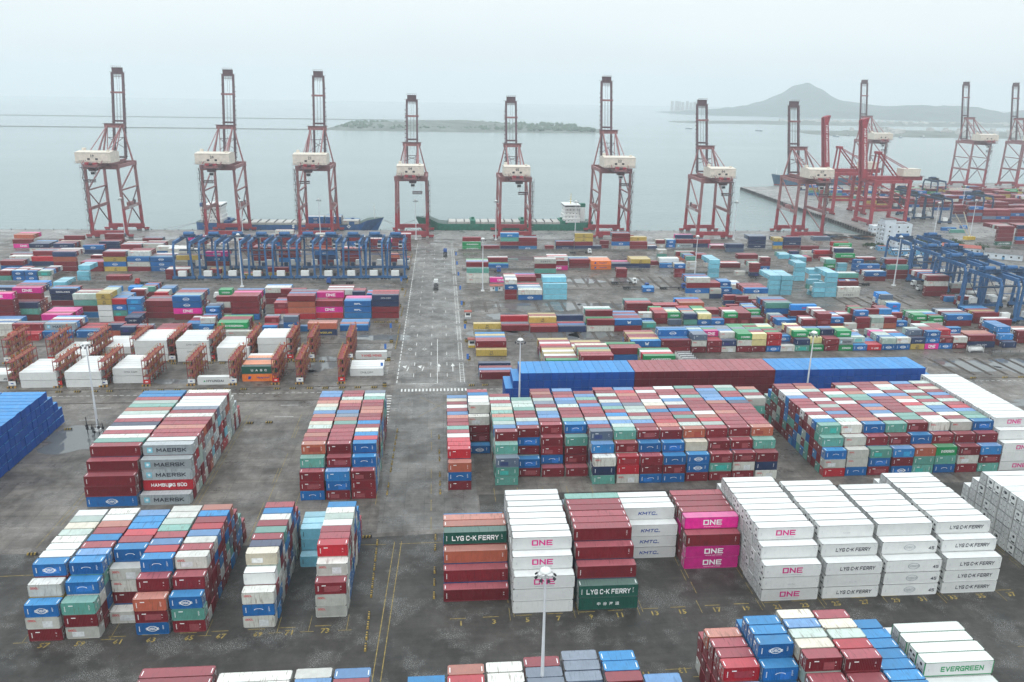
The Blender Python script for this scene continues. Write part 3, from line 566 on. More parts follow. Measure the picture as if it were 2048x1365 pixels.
MID_R = """
13.4 278.6 12.19 R,b,R,,n
50.9 279.7 12.19 3:RRytRc,2:yyWRy
38.4 283.3 12.19 2:GRWyWyRrWRy
76.4 287.0 12.19 .G,2:rWG
26.9 290.2 12.19 1:yyT
65.7 292.0 12.19 .C,2:GRR
26.8 297.4 12.19 .R,1:r,1:A,.n,2:Sy
64.7 297.7 12.19 2:RRG
62.0 303.1 12.19 3:RR
13.3 305.6 12.19 y,.R,2:RbyB
76.0 306.5 12.19 .M,2:yRRyR
101.3 306.9 6.06 RwS,3:SbTb
107.7 306.9 6.06 RR,.r,..p,3:Gb
88.5 307.0 12.19 RR,.B,..B,3:b
113.8 307.1 6.06 wn,..w,3:bSS
126.5 307.1 6.06 RZZ,3:RSGRG
120.3 307.1 6.06 RwG,3:GGSGG
132.8 307.1 6.06 Brr,3:GRGZT
139.1 307.2 6.06 w,n,.B,2:n
145.3 307.4 6.06 tn,..G,3:ZwRZ
151.6 307.4 6.06 G,.Z,..G,3:b
170.2 307.4 6.06 B,.T,2:bbA
164.0 307.4 6.06 Gm,..G,3:GZ
176.5 307.5 6.06 K,r,B,b
158.1 307.6 6.06 RR,.R,..n,3:b
182.9 307.7 6.06 BT,2:bTTpT
189.1 307.9 6.06 Bw,2:BBRW
195.5 307.9 6.06 yN,..S,3:T
202.0 308.2 6.06 pBB,3:RRTW
208.2 308.3 6.06 BR,..r,3:RRRG
214.5 308.3 6.06 Rw,.R,..B
237.5 309.1 6.06 n,.b,3:bbbb
221.8 309.6 12.19 NR,2:AA
236.9 314.5 12.19 RM,2:T
248.0 315.4 12.19 RR,2:WA
234.3 315.8 6.06 bw,2:S
246.2 333.5 12.19 .R,2:W
149.3 336.9 6.06 .B,2:BRST
161.6 337.1 6.06 RR,2:WR
143.9 337.2 6.06 R,n,.n,2:SR
168.4 337.3 6.06 RRR,3:RWRW
38.4 338.2 12.19 R,r,.y,2:Ry
75.9 338.3 12.19 RM,2:RRbRb
50.9 338.3 12.19 n,b,r,.n
63.6 338.5 12.19 wR,.G,..R,3:tW
63.4 338.7 12.19 wR
188.2 339.3 6.06 RR,..B,3:RGR
182.4 339.4 6.06 w,,.R,2:WR
201.0 339.4 6.06 AR,2:W,..b,3:RR
175.8 339.6 6.06 .B,2:RWbR
195.0 339.6 6.06 wT,2:T,..R
25.9 340.5 12.19 R,S,.r
224.0 340.6 6.06 .G,2:RBTG
157.7 341.3 6.06 R,T,B
208.1 342.2 6.06 B,,.R,2:u
233.0 342.2 12.19 RB,2:SRWS
161.1 342.9 6.06 ..w,3:R
217.6 343.2 6.06 .G,2:GTG
89.8 343.3 6.06 t,b,,.w
13.7 343.7 12.19 y
213.7 344.5 6.06 .B,2:R
155.5 346.0 6.06 .R
248.8 346.1 12.19 RR,2:yRBB
116.7 347.9 6.06 BZ,2:TGZGG
122.9 347.9 6.06 B,R,n,.R,2:R
103.0 348.0 6.06 S,.G,2:ZTS
110.1 348.1 6.06 tn,2:TAbRr
135.9 349.3 6.06 RR,2:RRRR
142.6 349.7 6.06 R,S,.G,2:RbT
129.9 350.1 6.06 RG,2:WRr
96.9 350.2 6.06 RR,2:RrrG
87.5 351.4 12.19 .u
161.7 351.5 12.19 ..u
151.5 353.0 12.19 ..u,3:tSRbS
163.0 358.9 12.19 ...u,4:uu
143.1 363.1 6.06 .T,2:b
99.9 363.5 12.19 .R,2:r
135.5 363.9 6.06 RR
217.1 364.7 6.06 uu,2:T
142.3 364.9 6.06 ..u,3:uR
216.7 366.7 6.06 ..u,3:RSuu
87.7 367.0 12.19 .R,2:rSt
113.4 367.8 12.19 .A,2:RRu
151.1 368.2 6.06 .R,2:R
137.1 369.7 6.06 ..n,3:R
102.0 370.5 12.19 ..R,3:R
262.4 377.9 6.06 wR,2:S
151.9 384.7 12.19 .wB,3:rRRR
261.0 387.2 12.19 1:bR
138.0 396.7 6.06 nw,..R,3:RR
125.6 397.0 12.19 wBRw,4:bRB
207.8 398.4 12.19 Cw
194.6 398.6 6.06 lll,..,l,3:l
201.2 399.2 6.06 lllll,5:lllll
256.8 399.3 12.19 RRwR,4:wRBRWR
144.8 399.5 6.06 BB,..B,3:bb
178.9 404.0 6.06 llll,4:lllll
172.7 404.9 6.06 llll,4:lllll
275.6 405.9 12.19 Rw,2:W
153.2 406.8 6.06 bw,2:bW,2:W
107.1 414.6 6.06 B
200.8 414.7 6.06 ll,..l,4:ll
220.5 424.1 12.19 R,B
223.9 431.9 12.19 .t,2:W
242.6 435.8 12.19 RB,2:WR,..B
201.0 437.3 6.06 llll,4:lll
195.6 438.2 6.06 lllll,5:llll
258.5 440.9 12.19 RRt,...R,4:SS
153.6 446.6 6.06 llll,4:lllll
133.8 447.1 6.06 RRB,3:cS
179.1 448.8 6.06 .RR,3:wtR
171.4 451.9 6.06 w
208.3 453.3 6.06 llll,4:lll
174.9 453.9 12.19 RRRM,4:RRR
202.8 457.1 6.06 llll,4:llllt
247.3 459.7 6.06 BBB
229.8 459.9 6.06 RGt,3:WTR
238.4 461.8 6.06 ll
192.0 466.0 6.06 .RR,3:w
147.0 467.4 6.06 .w,..t,3:RbSt
132.2 473.5 12.19 B,2:Ww
170.5 474.1 12.19 R,W,r
161.2 477.2 6.06 .B
251.9 490.6 12.19 RG,..n,3:WR
266.6 491.6 12.19 R,W
224.4 492.9 12.19 R,A,p
148.6 496.4 12.19 .R,2:T
242.5 501.7 12.19 Rr,2:S
158.6 502.6 12.19 R,R,S
239.8 514.5 12.19 w,.R
231.5 514.5 6.06 n,R
190.8 524.1 12.19 .n,2:S
268.5 527.8 12.19 wG,1:A,2:r
257.2 529.1 12.19 pHC,3:RrSS
184.0 533.8 12.19 R,W,p
228.5 535.1 6.06 yby,3:yyS
235.5 535.4 12.19 RNn,..R
247.6 535.4 12.19 RR,2:SS
235.7 536.3 12.19 RNn,..R
223.2 537.6 6.06 RN
212.0 538.9 12.19 Nnn,3:SSS
154.8 541.4 6.06 BB,2:TT
161.5 541.4 12.19 mR,..n,3:p
173.4 541.4 12.19 nR,2:S
402.1 551.0 12.19 gRRRR,5:RTRRRR
420.4 555.3 12.19 RDRRn,5:RRRR
401.4 604.7 12.19 t
400.7 615.3 12.19 B
424.2 626.5 6.06 B
"""
MID_F = """
38.4 395.8 12.19 Bw,2:TbWSr
51.1 396.6 12.19 lll,...l,4:ll
31.7 397.0 6.06 RRBw,4:WSWcR
106.6 411.7 6.06 B
13.5 434.8 12.19 wwt,..RR,4:bwG
26.3 435.9 12.19 p
40.2 438.3 12.19 R,R,p,b
52.3 446.3 12.19 RtRC,4:wR
99.8 447.1 6.06 RR,2:R
62.4 467.9 12.19 pRY,3:rW
88.8 469.2 12.19 HH,2:HHHW
27.5 472.9 12.19 B,1:G,.R,2:W
76.4 473.0 12.19 RR,2:SbT
38.8 473.4 12.19 wwB,...w,4:R
126.6 473.5 12.19 B,1:WSR
114.0 473.6 12.19 ny,2:yyy
101.8 473.7 12.19 n,1:SRp
138.8 505.1 6.06 tw,2:w
13.7 531.1 12.19 GG,..R
51.3 531.9 12.19 DRR,3:SS
26.2 533.0 12.19 R,S
39.2 533.0 12.19 nRtD,4:w
76.5 533.0 12.19 NR,2:b
89.3 533.0 12.19 nRyy,4:S
101.7 533.0 6.06 n,1:S
114.6 533.0 12.19 wBRR,4:SS
126.8 533.0 12.19 RR,..y,3:y
139.8 533.0 6.06 n,W,R
69.4 535.0 6.06 R
107.6 538.9 6.06 RR
147.4 541.0 6.06 wR,2:c
"""
MID_L = """
-177.6 333.1 12.19 r,r,.R,2:S
-133.0 333.8 6.06 Nn,2:R
-126.6 334.1 6.06 RR,2:S
-132.9 334.1 6.06 Nn,2:R
-90.9 334.7 12.19 w
-120.5 335.1 12.19 1:rrRRR
-186.3 336.1 12.19 A
-165.4 336.4 12.19 B,.m,2:bRWb
-57.1 336.4 12.19 qA,2:A
-170.1 336.6 6.06 b,.R,2:RS
-152.1 336.9 12.19 B,n,r,R,r
-61.4 337.2 6.06 R,R,b
-139.5 337.7 6.06 An,2:R
-94.9 338.3 12.19 wG,2:GRRG
-67.5 338.9 6.06 ..S,3:R
-190.3 339.0 12.19 .w,2:bwbb
-93.2 339.4 6.06 w
-83.9 341.1 6.06 B,R,.G,2:b
-77.3 342.3 6.06 B,r,.R,2:S
-126.2 342.4 6.06 SS,2:tS
-44.5 342.7 12.19 B,A,b,b
-71.3 343.5 6.06 1:SSSSS
-104.5 344.5 6.06 B,.w,2:Rb
-110.8 345.2 6.06 w,b,B,R,R,W
-120.5 348.2 12.19 ww,2:B
-136.5 348.7 6.06 nN,2:nnR
-173.1 350.9 12.19 rK,2:pRppp
-104.1 355.5 6.06 .BB,..n,3:S
-198.3 357.8 12.19 RRRRp,5:R
-195.3 359.8 12.19 RRn
-151.9 360.2 6.06 WWWyy,5:yyTTb
-145.7 360.6 6.06 rtBr,4:bbSb
-139.4 360.7 6.06 bbbb,4:b
-191.0 360.9 12.19 RYn,3:n,3:R,....p,5:Rn
-101.7 361.8 6.06 RRBW,4:R
-94.9 362.3 12.19 BRRR,4:RRpRb
-76.0 362.4 6.06 .rR,3:rbR
-69.9 362.4 12.19 rAAR,4:RbRS
-165.2 362.5 12.19 RRnR,4:bTRwR
-120.5 362.8 12.19 RpBB,4:TSRRb
-32.1 363.1 12.19 RRnN,4:RRr
-44.7 363.5 12.19 bii,3:bpp
-57.7 363.8 12.19 rpR,3:R,...p,4:R
-133.5 365.8 12.19 RRR,3:RSR
-143.5 377.6 6.06 .RRR,4:W
-152.7 379.1 6.06 .bb,3:SS
-35.8 379.1 6.06 RRB,3:rb
-135.4 383.4 6.06 ..r,3:Tw
-43.1 383.7 6.06 .Rn,3:RR
-55.2 386.1 12.19 RRW,3:RWR
-77.5 387.7 12.19 RRR
-107.0 388.4 6.06 ..G,3:G
-111.1 388.5 6.06 ..R
-185.3 389.4 12.19 RnL,3:bR
-85.6 390.6 12.19 RRw,3:wb
-135.2 392.5 6.06 ..b,3:bS
-215.7 392.6 12.19 RRL,3:b
-204.4 395.4 12.19 RRu,3:RRbu
-145.1 395.5 6.06 ..t,3:RuR
-155.9 406.7 6.06 .u,2:u
-201.8 429.4 6.06 1:lllll
-196.2 432.1 6.06 l,l,ll
-180.4 443.2 12.19 R,R
-195.3 443.4 6.06 ll,..l,3:lll
-215.5 443.7 6.06 wt,2:wbRSW
-222.5 444.5 6.06 BB,2:RWS
-229.1 444.6 6.06 BB,2:WRWR
-235.9 444.7 6.06 tR,2:WRb
-150.0 445.6 12.19 RR,2:WwR
-112.0 447.9 12.19 y,r
-127.2 448.1 6.06 wR,2:y
-97.4 450.9 12.19 yR
-147.2 452.3 12.19 Bbyy,4:yyR
-202.9 466.8 12.19 RR,2:pSR
-164.7 466.9 12.19 BBB,3:SSRW
-177.5 467.1 12.19 RwB,...w,4:RRR
-190.4 467.2 12.19 yByR,4:SWR
-217.6 467.5 12.19 RRAn,4:RwRW
-134.0 468.2 12.19 wRBp,4:prS
-247.7 470.4 12.19 BR,2:RS
-95.5 478.6 12.19 wbRR,3:rW
-236.4 482.2 12.19 nr,..R,3:SSR
-111.1 482.4 12.19 wRRR,4:RSR
-120.1 482.4 12.19 wRwR,3:RW
-249.4 483.9 12.19 Bw,2:W
-75.8 485.8 12.19 RnB,3:SR
-85.6 485.9 12.19 wRt,3:tR
-205.5 487.2 6.06 .R,2:W
-163.3 493.1 12.19 www,3:Www
-31.9 493.2 6.06 RA,1:R
-43.6 493.3 12.19 Rww,2:W
-61.4 493.4 12.19 RRR,3:rW
-161.4 504.0 12.19 ww,2:W
-259.6 505.3 12.19 R,S,n
-176.9 514.6 12.19 .w,2:W
-222.6 518.6 12.19 .B,2:R
-200.8 520.7 12.19 RR,2:SWR,2:w
-148.4 522.4 12.19 Rw,2:RW
-188.2 523.8 12.19 ww,2:SRR,2:w
-257.4 524.4 12.19 .N,2:nnSb
-242.8 524.5 12.19 .N,2:RSRc
-46.3 526.7 12.19 RRR,3:WA
-129.7 527.1 12.19 RRR,3:W
-32.3 528.9 12.19 RRRR,4:WR
-255.6 530.5 12.19 .n,2:n
-116.7 531.1 12.19 RBR,3:RS
-136.2 531.2 12.19 RwR,3:WR
-218.0 532.1 12.19 nn,2:RR
-241.3 532.3 12.19 ..R,3:SR
-104.1 533.4 12.19 RRR,3:RR
-84.3 533.4 12.19 ARR,3:yW
-61.9 533.4 12.19 BBR,3:WS
-274.1 539.2 12.19 pR,..A,3:Arp
-245.9 540.5 12.19 .R
-55.1 543.3 12.19 .y,2:y
-195.4 544.1 12.19 RR,2:SS
-39.1 545.3 6.06 .p,2:W
-168.7 552.2 12.19 Rp,2:WR
-113.0 560.6 12.19 ..w,3:R
-225.7 561.0 12.19 RR,2:S
-86.7 563.5 12.19 .w,2:W
"""
MID_RF = """
-145.8 276.4 12.19 WW,2:WWWWW
-130.8 276.5 12.19 WW,2:WWWWWW
-86.5 277.1 12.19 X
-116.1 279.9 12.19 W5,2:WWWWW
-71.7 280.0 12.19 HU,2:HHSHW
-164.9 282.8 12.19 3,1:WW
-34.1 284.3 12.19 5,1:WWW
-101.0 302.8 12.19 555,3:WWWWW
-86.2 302.9 12.19 3W,2:WWWWW
-116.8 303.8 12.19 WWW,3:WWWWW
-146.2 303.9 12.19 W,1:WWW,1:WWW
-33.9 304.2 12.19 Y
-71.5 306.4 12.19 WWW,3:WWWW
-57.0 309.5 6.06 W
-134.2 314.4 12.19 5,1:WWWWW
"""
# x0 x1 y0 y1 length low high colours
FAR = [(452, 640, 660, 672, 12.19, 4, 5, 'RRRRRRRRSB'), (458, 640, 690, 700, 12.19, 4, 5, 'RRRRRRRRnS'), (440, 620, 735, 745, 12.19, 3, 5, 'RRRRRwwBR'),
       (470, 700, 775, 785, 12.19, 3, 5, 'RRRRnRRyB'), (460, 720, 820, 850, 12.19, 2, 4, 'RRRGRRyBw'), (395, 440, 800, 860, 12.19, 2, 4, 'RwyBtR'), (400, 440, 740, 750, 12.19, 3, 4, 'RRRRyO')]
# end-on rows:  name x0 count y0 heights colour
ENDON = [('WALLB1', 20.4, 17, 247.8, [3, 4]+[5]*15, 'V'), ('WALLR', 63.4, 19, 247.8, 5, 'v'), ('WALLB2', 111.4, 22, 247.8, [5]*21+[4], 'V')]

def parse_rows(s):
    rows = []
    for t in s.split(','):
        m_ = re.match(r'^(\d):(.*)$', t)
        if m_:
            n = int(m_.group(1)); rows += ['.'*(n-1)+c for c in m_.group(2)]
        else: rows.append(t)
    return rows
RND = random.Random(7)
FILL = 'RRRRRRRRRbBBwwwTtnSAOWRRGy'
BAYS = []      # (name, x, y, L, h, pitch, rows, fill, doorside)
def bay(name, x, y, L, h, pitch, rows, fill=FILL, side=0): BAYS.append((name, x, y, L, h, pitch, parse_rows(rows), fill, side))
for ln in NEAR.strip().split('\n'):
    n_, x, y, L, h, p, rows, fill = [a.strip() for a in ln.split('|')]
    bay(n_, float(x), float(y), float(L), float(h), float(p), rows, fill or FILL, 1 if float(x) < 0 else -1)
for tag, txt in (('MR', MID_R), ('MF', MID_F), ('ML', MID_L), ('RF', MID_RF)):
    for ln in txt.strip().split('\n'):
        x, y, L, rows = ln.split(); L = float(L)
        bay(tag, float(x), float(y), L, 2.59 if L < 7 else 2.75, 2.6, rows, 'W' if tag == 'RF' else FILL, 1 if float(x) < 0 else -1)
# far terminal beyond the basin: dense stacks
for (x0, x1, y0, y1, L, lo, hi, tagf) in FAR:
    x = x0
    while x < x1:
        y = y0
        while y < y1:
            hgt = RND.randint(lo, hi); n = RND.randint(4, 6)
            bay('FAR', x, y, L, 2.7, 2.6, ','.join('.'*(hgt if RND.random() < .8 else max(1, hgt-1)) for _ in range(n)), tagf, -1)
            y += 24
        x += L+.5
ITEMS = []   # dict per container
GRID = {}
def cells(x, L, y):
    return [(i, j) for i in range(int(math.floor(x/4)), int(math.floor((x+L)/4))+1) for j in range(int(math.floor(y/4)), int(math.floor((y+CW)/4))+1)]
BAYS_S = sorted(enumerate(BAYS), key=lambda t: (t[1][0] in ('MR','MF','ML','RF','FAR'), t[1][2]))
for bi, (nm, bx, by, L, h, p, rows, fill, side) in BAYS_S:
    for ri, row in enumerate(rows):
        if not row: continue
        y = by+ri*p; ok = True
        for c in cells(bx, L, y):
            for (x2, L2, y2, b2) in GRID.get(c, ()):
                if b2 != bi and min(bx+L, x2+L2)-max(bx, x2) > .3 and min(y+CW, y2+CW)-max(y, y2) > .25: ok = False; break
            if not ok: break
        if not ok: continue
        for c in cells(bx, L, y): GRID.setdefault(c, []).append((bx, L, y, bi))
        jx = RND.uniform(-.06, .06)
        for k, ch in enumerate(row):
            rnd = ch == '.'
            if rnd: ch = RND.choice(fill)
            front = ri == 0 or ri > 0 and len(rows[ri-1]) <= k
            ITEMS.append(dict(bay=bi, nm=nm, x=bx+jx+RND.uniform(-.11, .11), y=y+RND.uniform(-.05, .05), z=k*(h+.05), L=L, h=h, c=ch, row=ri, tier=k, n=len(row), nrows=len(rows), front=front, side=side, rot=0))
# end-on 40 ft blocks (blue and maroon walls, and the blue block at the frame's left)
for (nm, x0, n, y0, hts, cols) in ENDON:
    for i in range(n):
        for k in range(hts[i] if isinstance(hts, list) else hts):
            ITEMS.append(dict(bay=900+ENDON.index((nm, x0, n, y0, hts, cols)), nm=nm, x=x0+i*2.52+2.44, y=y0, z=k*2.615, L=12.19, h=2.59, c=cols, row=i, tier=k, n=5, nrows=n, front=True, side=0, rot=1))
print('containers', len(ITEMS))
# visibility: rays from the photographer's position over all boxes
V = []; F = []; own = []
for i, it in enumerate(ITEMS):
    n = len(V); x, y, z, L, h = it['x'], it['y'], it['z'], it['L'], it['h']
    x0, x1, y0, y1 = (x, x+L, y, y+CW) if not it['rot'] else (x-CW, x, y, y+L)
    V += [(x0,y0,z),(x1,y0,z),(x1,y1,z),(x0,y1,z),(x0,y0,z+h),(x1,y0,z+h),(x1,y1,z+h),(x0,y1,z+h)]
    for q in ((4,5,6,7),(0,1,5,4),(1,2,6,5),(2,3,7,6),(3,0,4,7)): F.append(tuple(n+a for a in q)); own.append(i)
bvh = BVHTree.FromPolygons(V, F); org = cam.matrix_world.translation; rot3 = cam.matrix_world.to_3x3()
hits = [0]*len(ITEMS); FX = 28.4/36
for py in range(150, 341):
    for px in range(512):
        d = rot3 @ Vector(((px+.5)/512-.5, (341/2-(py+.5))/512, -FX)); r = bvh.ray_cast(org, d.normalized())
        if r[2] is not None: hits[own[r[2]]] += 1
order = sorted(range(len(ITEMS)), key=lambda i: -hits[i])
INDIV = set(order[:300]); PARTS = set(order[:170])
print('smallest individual hits', hits[order[299]], hits[order[169]])
BAYNAME = {'A57':'stack behind painted bay number fifty-seven','A59':'stack behind painted bay number fifty-nine','A61':'set-back stack behind painted bay number sixty-one','A63':'stack behind painted bay number sixty-three','A65':'stack behind painted bay number sixty-five',
 'A69':'stack behind painted bay number sixty-nine','A71':'sky blue stack beside bay number seventy-one','A73':'stack behind painted bay number seventy-three','C1':'all maroon fronted long stack beside mast','C2':'long stack fronted by star emblems',
 'D1':'first narrow stack left of road','D2':'middle narrow stack left of road','D3':'narrow stack nearest left road edge','E2':'recessed stack beside the road','S9':'white stack at far end',
 'F1':'stack nearest painted bay number one','F2':'white stack by painted number five','F3':'stack behind painted bay number nine','F4':'set-back white stack, blue lettering','F5':'magenta fronted stack','F6':'white stack by painted number twenty-one','F7':'white stack by painted number twenty-five','F8':'white ring-emblem stack, bay number twenty-nine','F9':'white stack by painted number thirty-five',
 'F10':'white stack with fan units','F11':'second white stack, fan units side','G1':'leftmost stack of foreground cluster','G2':'blue ring-emblem foreground stack','G3':'rusty-roofed third foreground stack','G4':'rusty-roofed fourth foreground stack','G5':'plain blue foreground stack','G6':'green trimmed white foreground stack',
 'H0':'pale stack at bottom left','H1':'maroon stack at bottom edge','H2':'pale long stack at bottom edge','H3':'short pale stack at bottom edge','H4':'short blue stack at bottom edge','J1':'first short stack before near mast','J2':'second short stack before near mast','J3':'pale short stack before near mast','J4':'short stack right behind near mast','J5':'slate short stack beside near mast','J6':'blue short stack beside near mast','J7':'light blue stack near bottom edge','K1':'plain blue block at left edge','K2':'second blue block at left edge',
 'WALLB1':'the left blue wall section','WALLR':'the maroon wall section','WALLB2':'the right blue wall section'}
_o = ['first','second','third','fourth','fifth','sixth','seventh','eighth','ninth','tenth','eleventh','twelfth','thirteenth','fourteenth','fifteenth']
for _i in range(1, 16):
    if _i != 2: BAYNAME['E%d' % _i] = '%s mixed stack right of road' % _o[_i-1]
for _i in range(1, 9): BAYNAME['S%d' % _i] = '%s stack past the dark lane' % _o[_i-1]
def BAYGROUP(n):
    return {'A':'the left front stacks','C':'the long stacks by the left mast','D':'the narrow stacks left of the road','E':'the mixed block right of the road','S':'the mixed block past the dark lane','F':'the front stacks right of the road','G':'the foreground cluster','H':'the stacks at the bottom edge','J':'the stacks at the bottom edge','K':'the blue block at the left','W':'the long blue and maroon wall'}[n[0]]
def bay_phrase(it):
    if it['nm'] in BAYNAME: return BAYNAME[it['nm']]
    b = it['bay']; x, y = BAYS[b][1], BAYS[b][2]; band = int(y//14)
    peers = sorted(j for j, q in enumerate(BAYS) if q[0] in ('MR','MF','ML','RF','FAR') and int(q[2]//14) == band and (q[1] > 0) == (x > 0))
    peers.sort(key=lambda j: BAYS[j][1]); k = peers.index(b)
    zone = 'rack stack' if it['nm'] == 'RF' else 'stack'
    return '%s %s %s of road, %s strip' % (ORD[k] if x > 0 else ORD[len(peers)-1-k], zone, 'right' if x > 0 else 'left', ORD[max(0, band-19)])

ORD = ['first','second','third','fourth','fifth','sixth','seventh','eighth','ninth','tenth','eleventh','twelfth','thirteenth','fourteenth','fifteenth','sixteenth','seventeenth','eighteenth','nineteenth','twentieth']+['twenty-'+q for q in ('first','second','third','fourth','fifth','sixth','seventh','eighth','ninth')]+['thirtieth']+['thirty-'+q for q in ('first','second','third','fourth','fifth','sixth','seventh','eighth','ninth')]+['fortieth']*40
MARK = {'g':'white ferry lettering','2':'dark ferry lettering','z':'white Chinese characters','m':'dark capitals and star emblem','h':'white lettering','p':'white block letters','1':'magenta block letters','3':'grey ring emblem','4':'blue slanted letters',
 '5':'thin dark lettering','E':'green lettering','G':'white lettering','y':'black monogram','H':'blue lettering','Y':'red lettering','X':'dark lettering','N':'white lettering','M':'white emblem','K':'white lettering','q':'yellow lettering','D':'white slanted letters','C':'dark spaced letters','B':'white ring emblem','a':'faded white arc emblem','i':'white letters','U':'white spaced letters','w':'small red letters'}
def where(it):
    t = it['tier']; n = it['n']
    if it['rot']: return '%s up, %s from the left in %s' % (ORD[t], ORD[it['row']], BAYNAME.get(it['nm'], it['nm']))
    tt = 'top' if (t == n-1 and not (it['row'] == 0 and n == 1)) else ('ground' if t == 0 else ORD[t])
    return '%s tier, %s row back, %s' % (tt, ORD[it['row']], bay_phrase(it))
def label_of(it):
    cn = CNAME[clear_codes(it['c'])]; mk = MARK.get(it['c']) if it['front'] and not it['rot'] and it['nm'] not in ('FAR',) else None
    s = '%s container %s' % (cn, where(it)); 
    if mk and it['tier']+1 and len((s+' with '+mk).split()) <= 16 and it['L'] > 0: s2 = '%s container with %s, %s' % (cn, mk, where(it)); s = s2 if len(s2.split()) <= 16 else s
    return s
GROUPS = {'MR':'containers in the yard right of the road','MF':'containers in the yard right of the road','ML':'containers in the yard left of the road','RF':'white containers between the red racks','FAR':'containers of the far terminal'}
seen = {}
def reef(c): return clear_codes(c) == 'W'
def full_mesh(L, h, code, side, marks, v=9):
    def fn(mb):
        if L < 7: put_patch(mb, clear_codes(code), L, h, v)
        c = clear_codes(code); m = paint(c); rf = c == 'W'; g_body(mb, L, h, m, rf); g_roof(mb, L, h, m, marks, rf); g_frame(mb, L, h, m, rf)
        g_door(mb, L, h, m, side); put_logo(mb, code, L, h)
    return cached(('shipping_container', L, h, code, side, marks, v), fn)
def stuff_box(mb, it):
    x, y, z, L, h = it['x'], it['y'], it['z'], it['L'], it['h']; m = paint(clear_codes(it['c'])); mb.tint = RND.random()
    if it['rot']: mb.box(x-CW, y, z+.06, x, y+L, z+h, m, '-b'); return
    mb.box(x, y, z+(.09 if y < 200 else .2), x+L, y+CW, z+h, m, '-b')
    for xx in (x+.02, x+L-.16): mb.box(xx, y-.02, z, xx+.14, y+.1, z+h+.01, m, '-b+')
    mb.tint = 0
    if it['front'] and L < 7: put_patch(mb, clear_codes(it['c']), L, h, RND.randint(0, 7), x, y-.024, z)
    if it['front']: put_logo(mb, it['c'], L, h, x, y-.03, z, small=y > 330)
    s = it['side']; xe = x+L if s > 0 else x
    c_ = clear_codes(it['c']); rfr = c_ == 'W'
    end_detail(mb, xe, s, y, z, h, rfr, RND.randint(0, 7) if it['x'] > 129 else RND.randint(1, 12), m if c_ in 'Vv' or RND.random() < .35 else None)
SM = MB()
for i, it in enumerate(ITEMS):
    if hits[i] == 0 and it['tier'] < it['n']-1 and not it['front'] and i not in INDIV and it['y'] > 330: continue     # buried in the middle of a stack, shown by nothing
    if i not in INDIV: stuff_box(SM, it) if not it['rot'] else stuff_box(SM, it); 
    if i not in INDIV: continue
    c = clear_codes(it['c']); L, h, code = it['L'], it['h'], it['c']; m = paint(c); rf = c == 'W'; side = it['side'] or 1
    if rf and it['x'] > 0: side = -1
    marks = c in 'RrBAObuGgVv' and (i*7) % 10 < 8
    lb = label_of(it); k = lb; seen[lb] = seen.get(lb, 0)+1
    if seen[lb] > 1: print('DUP LABEL', lb)
    grp = GROUPS[it['nm']] if it['nm'] in GROUPS else 'containers of '+BAYGROUP(it['nm'])
    rz = math.pi/2 if it['rot'] else 0; loc = (it['x'], it['y'], it['z'])
    lcode = code if (it['front'] and not it['rot']) else c+'_'
    if i in PARTS:
        t = thing('shipping_container', lb, 'shipping container', loc, rz, grp)
        pv_ = (i*5) % 7 if L < 7 or c == 'W' else 9
        def fb(mb): g_body(mb, L, h, m, rf); put_logo(mb, lcode, L, h); put_patch(mb, c, L, h, pv_) if it['front'] else None
        inst('body', cached(('body', L, h, lcode, c, pv_), fb), t)
        inst('roof', cached(('roof', L, h, c, marks), g_roof, L, h, m, marks, rf), t)
        inst('frame', cached(('frame', L, h, c, code == 'E'), g_frame, L, h, INK['g'] if code == 'E' else m, rf), t)
        if it['rot']:
            inst('door', cached(('door', L, h, c, -1), g_door, L, h, m, -1), t)
        elif rf and (i % 5 < 2):
            v_ = i % 3; inst('refrigeration_unit', cached(('refrigeration_unit', L, h, v_), g_unit, L, h, -1, v_), t)
        else: inst('door', cached(('door', L, h, c, side), g_door, L, h, m, side), t)
    else:
        o = inst('shipping_container', full_mesh(L, h, lcode if len(lcode) == 1 else c, side if not it['rot'] else -1, marks, (i*5) % 7 if it['front'] else 9), None, loc, rz)
        o['label'] = lb; o['category'] = 'shipping container'; o['group'] = grp
o = SM.build('container_stacks'); o['label'] = 'dense stacks of smaller and more distant shipping containers filling the port yard'; o['category'] = 'container stacks'; o['kind'] = 'stuff'
